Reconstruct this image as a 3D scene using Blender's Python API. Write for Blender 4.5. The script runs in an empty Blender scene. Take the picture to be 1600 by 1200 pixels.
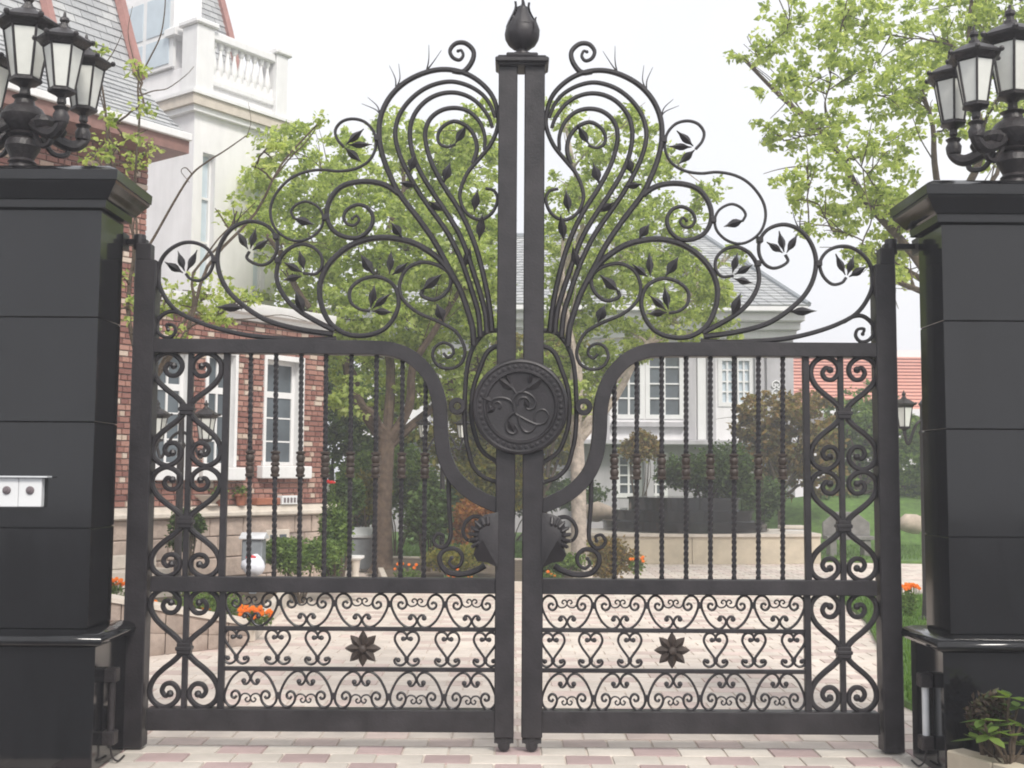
import bpy, bmesh, math, random
from mathutils import Vector, Matrix, Euler, noise
random.seed(7)
scene = bpy.context.scene
col = scene.collection

# ------------------------------------------------------------------ camera
CAM = Vector((-0.05, -7.4, 1.70))
FPX = 1824.0
PITCH, ROLL = math.radians(4.5), math.radians(0.35)
CROT = Matrix.Rotation(math.radians(90) + PITCH, 3, 'X') @ Matrix.Rotation(ROLL, 3, 'Z')
cam = bpy.data.cameras.new('camera')
cam.sensor_width = 36.0
cam.lens = 36.0 * FPX / 1600.0
cam.clip_end = 2000
camo = bpy.data.objects.new('camera', cam)
camo.location = CAM
camo.rotation_euler = CROT.to_euler()
col.objects.link(camo)
scene.camera = camo

# ------------------------------------------------------------------ sky, sun, exposure
SUN_EL, SUN_AZ = math.radians(46), math.radians(158)
world = bpy.data.worlds.new('World'); scene.world = world
world.use_nodes = True
nt = world.node_tree; nt.nodes.clear()
wo = nt.nodes.new('ShaderNodeOutputWorld'); bg = nt.nodes.new('ShaderNodeBackground')
sky = nt.nodes.new('ShaderNodeTexSky'); sky.sky_type = 'NISHITA'; sky.sun_disc = False
sky.sun_elevation = SUN_EL; sky.sun_rotation = SUN_AZ
sky.air_density = 1.5; sky.dust_density = 5.0
mixw = nt.nodes.new('ShaderNodeMix'); mixw.data_type = 'RGBA'
mixw.inputs[0].default_value = 0.96                       # overcast: an almost even white cloud layer over the clear sky
mixw.inputs[7].default_value = (7.6, 7.62, 7.85, 1)
nt.links.new(sky.outputs[0], mixw.inputs[6])
wtc = nt.nodes.new('ShaderNodeTexCoord'); wnz = nt.nodes.new('ShaderNodeTexNoise'); wnz.inputs['Scale'].default_value = 2.2; wnz.inputs['Detail'].default_value = 5
wrp = nt.nodes.new('ShaderNodeValToRGB'); wrp.color_ramp.elements[0].position = .35; wrp.color_ramp.elements[1].position = .68
wrp.color_ramp.elements[0].color = (.93,.94,.96,1); wrp.color_ramp.elements[1].color = (1.03,1.03,1.02,1)
wml = nt.nodes.new('ShaderNodeMix'); wml.data_type = 'RGBA'; wml.blend_type = 'MULTIPLY'; wml.inputs[0].default_value = 1
wml.inputs[6].default_value = mixw.inputs[7].default_value
nt.links.new(wtc.outputs['Generated'], wnz.inputs['Vector']); nt.links.new(wnz.outputs[0], wrp.inputs[0]); nt.links.new(wrp.outputs[0], wml.inputs[7]); nt.links.new(wml.outputs[2], mixw.inputs[7])
nt.links.new(mixw.outputs[2], bg.inputs[0])
bg.inputs[1].default_value = 0.1
nt.links.new(bg.outputs[0], wo.inputs[0])
sun = bpy.data.lights.new('sun', 'SUN'); sun.energy = 2.2; sun.angle = math.radians(16); sun.color = (1, 0.95, 0.88)
suno = bpy.data.objects.new('sun', sun)
sd = Vector((math.sin(SUN_AZ) * math.cos(SUN_EL), math.cos(SUN_AZ) * math.cos(SUN_EL), math.sin(SUN_EL)))
suno.rotation_euler = sd.to_track_quat('Z', 'Y').to_euler(); suno.location = (0, -20, 30)
col.objects.link(suno)
vs = scene.view_settings
vs.view_transform = 'Standard'; vs.look = 'None'; vs.gamma = 1; vs.exposure = 0.52

# ------------------------------------------------------------------ helpers
def at(px, py, Y):
    """point of the photograph's pixel (px, py) on the plane y = Y"""
    d = CROT @ Vector(((px - 800) / FPX, (600 - py) / FPX, -1))
    return CAM + d * ((Y - CAM.y) / d.y)
def ground(px, py, z=0):
    d = CROT @ Vector(((px - 800) / FPX, (600 - py) / FPX, -1))
    return CAM + d * ((z - CAM.z) / d.z)

class MB:
    def __init__(s): s.v = []; s.f = []; s.m = []
    def quad(s, a, b, c, d, mi=0):
        n = len(s.v); s.v += [a, b, c, d]; s.f.append((n, n+1, n+2, n+3)); s.m.append(mi)
    def poly(s, pts, mi=0):
        n = len(s.v); s.v += list(pts); s.f.append(tuple(range(n, n+len(pts)))); s.m.append(mi)
    def box(s, x0, x1, y0, y1, z0, z1, mi=0):
        n = len(s.v)
        s.v += [Vector(p) for p in ((x0,y0,z0),(x1,y0,z0),(x1,y1,z0),(x0,y1,z0),(x0,y0,z1),(x1,y0,z1),(x1,y1,z1),(x0,y1,z1))]
        for q in ((0,3,2,1),(4,5,6,7),(0,1,5,4),(1,2,6,5),(2,3,7,6),(3,0,4,7)):
            s.f.append(tuple(n+i for i in q)); s.m.append(mi)
        return s
    def hexa(s, p, mi=0):
        """eight corners: bottom ring then top ring"""
        n = len(s.v); s.v += [Vector(q) for q in p]
        for q in ((0,3,2,1),(4,5,6,7),(0,1,5,4),(1,2,6,5),(2,3,7,6),(3,0,4,7)):
            s.f.append(tuple(n+i for i in q)); s.m.append(mi)
        return s
    def prism(s, pts, axis, a, b, mi=0):
        """outline pts (2d) extruded along axis from a to b"""
        def mk(p, t):
            return Vector((t, p[0], p[1])) if axis == 0 else Vector((p[0], t, p[1])) if axis == 1 else Vector((p[0], p[1], t))
        n = len(s.v); k = len(pts)
        s.v += [mk(p, a) for p in pts] + [mk(p, b) for p in pts]
        s.f.append(tuple(range(n, n+k))); s.m.append(mi)
        s.f.append(tuple(range(n+2*k-1, n+k-1, -1))); s.m.append(mi)
        for i in range(k):
            j = (i+1) % k; s.f.append((n+i, n+k+i, n+k+j, n+j)); s.m.append(mi)
        return s
    def tube(s, pts, r, n=8, binorm=None, ds=1.0, mi=0):
        pts = [Vector(p) for p in pts]; k = len(pts)
        if not isinstance(r, (list, tuple)): r = [r]*k
        base = len(s.v); up = None
        for i in range(k):
            t = (pts[min(i+1,k-1)] - pts[max(i-1,0)])
            if t.length < 1e-9: t = Vector((0,0,1))
            t.normalize()
            if binorm is not None: b = binorm; a = t.cross(b).normalized()
            else:
                if up is None: up = Vector((0,0,1)) if abs(t.z) < .9 else Vector((1,0,0))
                a = t.cross(up)
                if a.length < 1e-6: a = t.cross(Vector((.3,.9,.1)))
                a.normalize(); b = a.cross(t).normalized(); up = b
            for q in range(n):
                w = 2*math.pi*(q+.5)/n
                s.v.append(pts[i] + a*(math.cos(w)*r[i]) + b*(math.sin(w)*r[i]*ds))
        for i in range(k-1):
            for q in range(n):
                q2 = (q+1) % n
                s.f.append((base+i*n+q, base+i*n+q2, base+(i+1)*n+q2, base+(i+1)*n+q)); s.m.append(mi)
        s.f.append(tuple(base+q for q in range(n-1,-1,-1))); s.m.append(mi)
        s.f.append(tuple(base+(k-1)*n+q for q in range(n))); s.m.append(mi)
        return s
    def lathe(s, prof, c=(0,0,0), n=16, axis='Z', mi=0, rot=0):
        """prof: list of (radius, height)"""
        c = Vector(c); base = len(s.v); k = len(prof)
        for (r, h) in prof:
            for q in range(n):
                w = 2*math.pi*q/n + rot
                if axis == 'Z': s.v.append(c + Vector((r*math.cos(w), r*math.sin(w), h)))
                else: s.v.append(c + Vector((r*math.cos(w), -h, r*math.sin(w))))
        for i in range(k-1):
            for q in range(n):
                q2 = (q+1) % n
                s.f.append((base+i*n+q, base+i*n+q2, base+(i+1)*n+q2, base+(i+1)*n+q)); s.m.append(mi)
        s.f.append(tuple(base+q for q in range(n-1,-1,-1))); s.m.append(mi)
        s.f.append(tuple(base+(k-1)*n+q for q in range(n))); s.m.append(mi)
        return s
    def ball(s, c, r, n=8, sq=(1,1,1), mi=0):
        c = Vector(c); k = max(4, n//2); b = len(s.v)
        for i in range(k+1):
            ph = math.pi*i/k
            for q in range(n):
                w = 2*math.pi*q/n
                s.v.append(c + Vector((r*sq[0]*math.sin(ph)*math.cos(w), r*sq[1]*math.sin(ph)*math.sin(w), r*sq[2]*math.cos(ph))))
        for i in range(k):
            for q in range(n):
                q2 = (q+1) % n
                s.f.append((b+i*n+q, b+(i+1)*n+q, b+(i+1)*n+q2, b+i*n+q2)); s.m.append(mi)
        return s
    def mesh(s, name, mats, off=None, bevel=0, smooth=35, fix=True):
        me = bpy.data.meshes.new(name)
        vv = s.v if off is None else [Vector(p) - off for p in s.v]
        me.from_pydata([tuple(p) for p in vv], [], s.f)
        for m in (mats if isinstance(mats, (list, tuple)) else [mats]): me.materials.append(M[m] if isinstance(m, str) else m)
        if any(s.m): me.polygons.foreach_set('material_index', s.m)
        if fix or bevel:
            bm = bmesh.new(); bm.from_mesh(me)
            if bevel:
                bmesh.ops.remove_doubles(bm, verts=bm.verts, dist=1e-5)
            bmesh.ops.recalc_face_normals(bm, faces=bm.faces)
            if bevel:
                ed = [e for e in bm.edges if len(e.link_faces) == 2 and e.calc_face_angle(0) > .5]
                bmesh.ops.bevel(bm, geom=ed, offset=bevel, segments=1, affect='EDGES', clamp_overlap=True)
            bm.to_mesh(me); bm.free()
        if smooth:
            me.polygons.foreach_set('use_smooth', [True]*len(me.polygons))
            me.set_sharp_from_angle(angle=math.radians(smooth))
        return me
    def build(s, name, mats, parent=None, local=False, **kw):
        off = None if (parent is None or local) else ORG.get(parent.name)
        me = s.mesh(name, mats, off, **kw)
        o = bpy.data.objects.new(name, me); col.objects.link(o)
        if parent is not None:
            o.parent = parent; ORG[o.name] = ORG.get(parent.name)
        else: ORG[o.name] = Vector((0,0,0))
        return o
ORG = {}
def tag(o, label=None, cat=None, group=None, kind=None):
    if label: o['label'] = label
    if cat: o['category'] = cat
    if group: o['group'] = group
    if kind: o['kind'] = kind
    return o
def thing(name, label, cat, loc=(0,0,0), rz=0, group=None):
    o = bpy.data.objects.new(name, None); col.objects.link(o)
    o.location = loc; o.rotation_euler = (0,0,rz); o.empty_display_size = .1
    ORG[o.name] = Vector(loc)
    return tag(o, label, cat, group)
def copy_tree(o, parent=None):
    c = o.copy(); col.objects.link(c); c.parent = parent
    ORG[c.name] = ORG.get(o.name)
    for ch in [x for x in col.objects if x.parent == o]: copy_tree(ch, c)
    return c
def cr(pts, n=6):
    """Catmull-Rom through pts"""
    P = [Vector(p) for p in pts]; out = []
    P = [P[0]*2-P[1]] + P + [P[-1]*2-P[-2]]
    for i in range(1, len(P)-2):
        a, b, c, d = P[i-1], P[i], P[i+1], P[i+2]
        for k in range(n):
            t = k/n
            out.append(.5*((2*b)+(c-a)*t+(2*a-5*b+4*c-d)*t*t+(3*b-a-3*c+d)*t**3))
    out.append(P[-2]); return out
def lerp(a, b, t): return a+(b-a)*t

# ------------------------------------------------------------------ materials
M = {}
def mat(name, c, rough=.6, var=.0, scale=8, bump=0, bscale=40, metal=0, c2=None, island=0, spec=None, trans=0):
    m = bpy.data.materials.new(name); m.use_nodes = True; M[name] = m
    t = m.node_tree; b = t.nodes['Principled BSDF']; L = t.links
    b.inputs['Roughness'].default_value = rough; b.inputs['Metallic'].default_value = metal
    if spec is not None: b.inputs['Specular IOR Level'].default_value = spec
    c = tuple(c)+(1,)
    out = None
    tc = t.nodes.new('ShaderNodeTexCoord')
    if var or c2:
        nz = t.nodes.new('ShaderNodeTexNoise'); nz.inputs['Scale'].default_value = scale; nz.inputs['Detail'].default_value = 6
        nz.inputs['Roughness'].default_value = .65
        L.new(tc.outputs['Object'], nz.inputs['Vector'])
        rp = t.nodes.new('ShaderNodeValToRGB')
        e = rp.color_ramp.elements
        e[0].position = .32; e[1].position = .68
        e[0].color = tuple(x*(1-var) for x in c[:3])+(1,)
        e[1].color = (tuple(c2)+(1,)) if c2 else tuple(min(1,x*(1+var)) for x in c[:3])+(1,)
        L.new(nz.outputs[0], rp.inputs[0]); out = rp.outputs[0]
    if island:
        g = t.nodes.new('ShaderNodeNewGeometry'); mp = t.nodes.new('ShaderNodeMapRange')
        mp.inputs[3].default_value = 1-island; mp.inputs[4].default_value = 1+island
        L.new(g.outputs['Random Per Island'], mp.inputs[0])
        mx = t.nodes.new('ShaderNodeMix'); mx.data_type = 'RGBA'; mx.blend_type = 'MULTIPLY'; mx.inputs[0].default_value = 1
        if out is not None: L.new(out, mx.inputs[6])
        else: mx.inputs[6].default_value = c
        L.new(mp.outputs[0], mx.inputs[7]); out = mx.outputs[2]
    if out is not None: L.new(out, b.inputs['Base Color'])
    else: b.inputs['Base Color'].default_value = c
    if bump:
        n2 = t.nodes.new('ShaderNodeTexNoise'); n2.inputs['Scale'].default_value = bscale; n2.inputs['Detail'].default_value = 5
        L.new(tc.outputs['Object'], n2.inputs['Vector'])
        bp = t.nodes.new('ShaderNodeBump'); bp.inputs['Strength'].default_value = bump; bp.inputs['Distance'].default_value = .02
        L.new(n2.outputs[0], bp.inputs['Height']); L.new(bp.outputs[0], b.inputs['Normal'])
    return m
def ramp_mat(name, stops, rough=.8, bump=0, bscale=60):
    """colour picked at random for each island (brick, slate, leaf)"""
    m = bpy.data.materials.new(name); m.use_nodes = True; M[name] = m
    t = m.node_tree; b = t.nodes['Principled BSDF']; L = t.links
    b.inputs['Roughness'].default_value = rough
    g = t.nodes.new('ShaderNodeNewGeometry'); rp = t.nodes.new('ShaderNodeValToRGB')
    rp.color_ramp.interpolation = 'LINEAR'
    e = rp.color_ramp.elements
    while len(e) < len(stops): e.new(.5)
    for k, (p, c) in enumerate(stops): e[k].position = p; e[k].color = tuple(c)+(1,)
    L.new(g.outputs['Random Per Island'], rp.inputs[0])
    tc = t.nodes.new('ShaderNodeTexCoord'); nz = t.nodes.new('ShaderNodeTexNoise'); nz.inputs['Scale'].default_value = bscale; nz.inputs['Detail'].default_value = 4
    L.new(tc.outputs['Object'], nz.inputs['Vector'])
    mp = t.nodes.new('ShaderNodeMapRange'); mp.inputs[3].default_value = .78; mp.inputs[4].default_value = 1.2
    L.new(nz.outputs[0], mp.inputs[0])
    mx = t.nodes.new('ShaderNodeMix'); mx.data_type = 'RGBA'; mx.blend_type = 'MULTIPLY'; mx.inputs[0].default_value = 1
    L.new(rp.outputs[0], mx.inputs[6]); L.new(mp.outputs[0], mx.inputs[7]); L.new(mx.outputs[2], b.inputs['Base Color'])
    if bump:
        bp = t.nodes.new('ShaderNodeBump'); bp.inputs['Strength'].default_value = bump; bp.inputs['Distance'].default_value = .02
        L.new(nz.outputs[0], bp.inputs['Height']); L.new(bp.outputs[0], b.inputs['Normal'])
    return m
def leaf_mat(name, stops, tr=.45):
    m = bpy.data.materials.new(name); m.use_nodes = True; M[name] = m
    t = m.node_tree; t.nodes.clear(); L = t.links
    o = t.nodes.new('ShaderNodeOutputMaterial'); mx = t.nodes.new('ShaderNodeMixShader'); mx.inputs[0].default_value = tr
    d = t.nodes.new('ShaderNodeBsdfPrincipled'); d.inputs['Roughness'].default_value = .55; d.inputs['Specular IOR Level'].default_value = .3
    tl = t.nodes.new('ShaderNodeBsdfTranslucent')
    g = t.nodes.new('ShaderNodeNewGeometry'); rp = t.nodes.new('ShaderNodeValToRGB'); e = rp.color_ramp.elements
    while len(e) < len(stops): e.new(.5)
    for k, (p, c) in enumerate(stops): e[k].position = p; e[k].color = tuple(c)+(1,)
    L.new(g.outputs['Random Per Island'], rp.inputs[0])
    L.new(rp.outputs[0], d.inputs['Base Color'])
    br = t.nodes.new('ShaderNodeMix'); br.data_type = 'RGBA'; br.blend_type = 'MULTIPLY'; br.inputs[0].default_value = 1
    br.inputs[7].default_value = (1.35, 1.3, .7, 1)
    L.new(rp.outputs[0], br.inputs[6]); L.new(br.outputs[2], tl.inputs[0])
    L.new(d.outputs[0], mx.inputs[1]); L.new(tl.outputs[0], mx.inputs[2]); L.new(mx.outputs[0], o.inputs[0])
mat('iron', (.018,.0155,.0175), .45, var=.22, scale=9, bump=.10, bscale=60)
mat('bronze', (.05,.036,.029), .5, var=.3, scale=14, bump=.3, bscale=60)
mat('lamp_metal', (.022,.018,.019), .42, var=.35, scale=20, bump=.3, bscale=60)
mat('granite', (.006,.006,.007), .085, var=.5, scale=240, spec=.6)
mat('granite_joint', (.03,.03,.03), .7)
mat('lamp_glass', (.72,.73,.68), .35, var=.06, scale=9)
mat('paver', (.70,.62,.55), .85, var=.10, scale=3, bump=.25, bscale=90, island=.07)
mat('paver_pink', (.64,.52,.47), .85, var=.12, scale=3, bump=.25, bscale=90, island=.1)
mat('paver_grey', (.62,.57,.51), .85, var=.10, scale=3, bump=.25, bscale=90, island=.07)
mat('paver_mauve', (.46,.35,.34), .85, var=.12, scale=3, bump=.25, bscale=90, island=.1)
mat('paver_bed', (.60,.53,.47), .95, var=.2, scale=8)
mat('soil', (.10,.075,.05), .95, var=.4, scale=6, bump=.5, bscale=20)
mat('asphalt', (.12,.12,.13), .9, var=.2, scale=20, bump=.3, bscale=80)
mat('grass', (.09,.17,.03), .9, var=.35, scale=7, bump=.4, bscale=60)
mat('stone_pale', (.56,.49,.38), .8, var=.12, scale=3, bump=.2, bscale=40, island=.05)
mat('stone_warm', (.40,.32,.27), .85, var=.22, scale=5, bump=.45, bscale=25, island=.22)
mat('stone_ledge', (.60,.54,.47), .75, var=.12, scale=5, bump=.2, bscale=40)
mat('mortar', (.36,.30,.27), .95, var=.15, scale=20)
mat('white_paint', (.80,.80,.80), .45, var=.03, scale=4)
mat('stucco', (.84,.83,.84), .85, var=.05, scale=1.5, bump=.2, bscale=120)
mat('stucco_grey', (.47,.46,.48), .85, var=.06, scale=2, bump=.2, bscale=90)  # grey trim; also stands in for balcony shade on the white house's lower wall
mat('brown_board', (.24,.13,.11), .6, var=.2, scale=8, bump=.2, bscale=40)
mat('red_board', (.33,.17,.15), .6, var=.15, scale=8, bump=.2, bscale=40)
mat('salmon', (.72,.36,.27), .8, var=.12, scale=12, bump=.3, bscale=60)
mat('terracotta', (.32,.12,.07), .8, var=.2, scale=10, bump=.2, bscale=40)
mat('bark', (.085,.062,.042), .95, var=.45, scale=14, bump=.9, bscale=30)
mat('bark_warm', (.10,.07,.05), .95, var=.45, scale=9, bump=.8, bscale=24, c2=(.15,.105,.075))
mat('bark_pale', (.42,.36,.31), .95, var=.35, scale=10, bump=.7, bscale=24)
mat('bench_stone', (.20,.19,.18), .9, var=.25, scale=6, bump=.4, bscale=20)
mat('rock', (.45,.37,.30), .9, var=.25, scale=4, bump=.6, bscale=14)
mat('grey_metal', (.22,.24,.26), .5, var=.15, scale=8)
mat('pale_metal', (.62,.64,.66), .35, var=.08, scale=12)
mat('white_plastic', (.74,.75,.76), .4, var=.03, scale=6)
mat('red_print', (.6,.06,.07), .6)
mat('dark_knob', (.16,.13,.14), .5)
mat('bag', (.72,.74,.80), .7, var=.08, scale=9, bump=.4, bscale=14)
g = mat('window_glass', (.09,.11,.125), .06, var=.3, scale=1.2)
mat('blind', (.52,.60,.66), .35, var=.06, scale=5)
ramp_mat('brick', [(0,(.20,.085,.07)),(.3,(.27,.125,.10)),(.62,(.34,.17,.135)),(.86,(.40,.22,.175)),(.92,(.52,.41,.33)),(1,(.62,.53,.45))], .85, .4, 45)
ramp_mat('slate', [(0,(.33,.34,.35)),(.5,(.39,.40,.41)),(1,(.46,.47,.47))], .8, .3, 30)
leaf_mat('leaf_bright', [(0,(.16,.23,.06)),(.3,(.34,.43,.13)),(.7,(.50,.60,.22)),(1,(.62,.69,.36))], .64)
leaf_mat('leaf_mid', [(0,(.06,.11,.03)),(.5,(.13,.21,.05)),(1,(.23,.33,.09))], .45)
leaf_mat('leaf_dark', [(0,(.03,.055,.018)),(.5,(.065,.115,.032)),(1,(.13,.20,.06))], .38)
leaf_mat('leaf_rust', [(0,(.10,.09,.03)),(.4,(.21,.16,.055)),(.7,(.32,.20,.07)),(1,(.24,.27,.09))], .45)
leaf_mat('leaf_yellow', [(0,(.12,.15,.03)),(.5,(.22,.22,.04)),(1,(.30,.25,.05))], .45)
leaf_mat('leaf_orange', [(0,(.25,.09,.02)),(.5,(.38,.15,.03)),(1,(.28,.2,.05))], .4)
leaf_mat('leaf_plum', [(0,(.05,.035,.03)),(.5,(.10,.07,.05)),(1,(.07,.10,.04))], .35)
leaf_mat('grass_blade', [(0,(.06,.13,.02)),(.5,(.10,.20,.03)),(1,(.16,.27,.05))], .4)
leaf_mat('petal_orange', [(0,(.75,.16,.02)),(1,(.9,.33,.04))], .3)
leaf_mat('petal_red', [(0,(.6,.03,.04)),(1,(.75,.08,.07))], .3)

def weather(name, lo, hi, scale, vec=(1,1,1), world=True, objrand=0, rough=None):
    """multiply the base colour by a slow world-space stain and a per-object tone; optionally vary the roughness"""
    t = M[name].node_tree; L = t.links; b = t.nodes['Principled BSDF']
    src = b.inputs['Base Color'].links[0].from_socket if b.inputs['Base Color'].links else None
    g = t.nodes.new('ShaderNodeNewGeometry'); mp_ = t.nodes.new('ShaderNodeMapping'); mp_.inputs['Scale'].default_value = vec
    L.new(g.outputs['Position'], mp_.inputs[0])
    nz = t.nodes.new('ShaderNodeTexNoise'); nz.inputs['Scale'].default_value = scale; nz.inputs['Detail'].default_value = 7; nz.inputs['Roughness'].default_value = .7
    L.new(mp_.outputs[0], nz.inputs['Vector'])
    mr = t.nodes.new('ShaderNodeMapRange'); mr.inputs[1].default_value = .3; mr.inputs[2].default_value = .7; mr.inputs[3].default_value = lo; mr.inputs[4].default_value = hi
    L.new(nz.outputs[0], mr.inputs[0]); f = mr.outputs[0]
    if objrand:
        oi = t.nodes.new('ShaderNodeObjectInfo'); m2 = t.nodes.new('ShaderNodeMapRange'); m2.inputs[3].default_value = 1-objrand; m2.inputs[4].default_value = 1+objrand
        L.new(oi.outputs['Random'], m2.inputs[0]); mm = t.nodes.new('ShaderNodeMath'); mm.operation = 'MULTIPLY'
        L.new(f, mm.inputs[0]); L.new(m2.outputs[0], mm.inputs[1]); f = mm.outputs[0]
    mx = t.nodes.new('ShaderNodeMix'); mx.data_type = 'RGBA'; mx.blend_type = 'MULTIPLY'; mx.inputs[0].default_value = 1
    if src: L.new(src, mx.inputs[6])
    else: mx.inputs[6].default_value = b.inputs['Base Color'].default_value
    L.new(f, mx.inputs[7]); L.new(mx.outputs[2], b.inputs['Base Color'])
    if rough:
        m3 = t.nodes.new('ShaderNodeMapRange'); m3.inputs[1].default_value = .3; m3.inputs[2].default_value = .7; m3.inputs[3].default_value = rough[0]; m3.inputs[4].default_value = rough[1]
        L.new(nz.outputs[0], m3.inputs[0]); L.new(m3.outputs[0], b.inputs['Roughness'])
for k in ('paver','paver_grey'): weather(k, .84, 1.06, 1.3, objrand=.06)
for k in ('paver_pink','paver_mauve'): weather(k, .84, 1.06, 1.3, objrand=.10)
weather('stucco', .88, 1.0, 1.2, (4,4,.5)); weather('white_paint', .90, 1.0, 2.5, (4,4,.7)); weather('stucco_grey', .85, 1.05, 1.4, (4,4,.6))
weather('iron', .65, 1.7, 3.5, rough=(.30,.58)); weather('granite', .7, 1.6, 2.2, (2.5,2.5,.5), rough=(.06,.16))
weather('stone_warm', .75, 1.1, 2.5); weather('stone_pale', .88, 1.03, 1.6); weather('grass', .75, 1.2, .9)

# ------------------------------------------------------------------ ground, paving, lawns
b = MB(); b.quad(Vector((-110,-44,-.04)), Vector((110,-44,-.04)), Vector((110,240,-.04)), Vector((-110,240,-.04)))
tag(b.build('ground', 'soil', fix=False), kind='structure')
b = MB(); b.box(-40, 40, -40, -.98, -.20, -.012)
tag(b.build('road', 'asphalt'), kind='structure')
drive = MB(); drive.box(-8.6, 9.5, -.97, 17.2, -.2, -.010)
drive = tag(drive.build('driveway', 'paver_bed'), kind='structure')
PW, PD, GAP = .285, .214, .004
def paver_mesh(mi):
    b = MB(); x, y = PW/2-GAP/2, PD/2-GAP/2; e = .006
    b.hexa([(-x,-y,-.02),(x,-y,-.02),(x,y,-.02),(-x,y,-.02),(-x+e,-y+e,.0),(x-e,-y+e,.0),(x-e,y-e,.0),(-x+e,y-e,.0)])
    return b.mesh('paver', mi, smooth=0)
PM = {k: paver_mesh(k) for k in ('paver','paver_pink','paver_grey','paver_mauve')}
rest = {'paver': MB(), 'paver_pink': MB()}
nind = 0
for r in range(84):
    y = -.86 + r*PD
    for k in range(-31, 34):
        x = (k + (.5 if r % 2 else 0))*PW
        if x < -8.4 or x > 9.3: continue
        pink = ((k + (0 if r % 2 else 0)) % 3 == (0 if r % 2 == 0 else 1))
        if pink and r > 5 and random.random() < .3: pink = False
        front = y < .06
        z = random.uniform(-.0015, .0015)
        near = abs(x) < 2.65 and y < 2.35
        if near:
            o = bpy.data.objects.new('paver', PM[('paver_mauve' if pink else 'paver_grey') if front else ('paver_pink' if pink else 'paver')])
            col.objects.link(o); o.parent = drive; o.location = (x, y, z)
            o.rotation_euler = (random.uniform(-.004,.004), random.uniform(-.004,.004), random.uniform(-.006,.006)); nind += 1
        else:
            bb = rest['paver_pink' if pink else 'paver']; e = .006; hx, hy = PW/2-GAP/2, PD/2-GAP/2
            bb.hexa([(x-hx,y-hy,-.02),(x+hx,y-hy,-.02),(x+hx,y+hy,-.02),(x-hx,y+hy,-.02),(x-hx+e,y-hy+e,z),(x+hx-e,y-hy+e,z),(x+hx-e,y+hy-e,z),(x-hx+e,y+hy-e,z)])
print('pavers', nind)
for k, bb in rest.items():
    o = bb.build('paver_field', k, drive, smooth=0, fix=False); tag(o, kind='stuff')

def sheet(name, pts, z, m, kind='structure', thick=.14):
    """flat slab with the outline pts (x, y), its top at z"""
    b = MB(); b.prism([(p[0], p[1]) for p in pts], 2, z-thick, z)
    return tag(b.build(name, m, smooth=0), kind=kind)
def blades(name, label, pts_fn, n, h, m='grass_blade', seed=1):
    rnd = random.Random(seed); b = MB(); fs = []
    for _ in range(n):
        p = pts_fn(rnd)
        a = rnd.uniform(0, 6.28); w = h*.12; hh = h*rnd.uniform(.5, 1.1); ln = h*rnd.uniform(-.5,.5)
        d = Vector((math.cos(a), math.sin(a), 0))
        i = len(b.v)
        b.v += [p-d*w, p+d*w, p+Vector((-d.y,d.x,0))*ln+Vector((0,0,hh))]; b.f.append((i,i+1,i+2)); b.m.append(0)
    o = b.build(name, m, fix=False, smooth=0)
    return tag(o, label, 'grass', kind='stuff')

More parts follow.
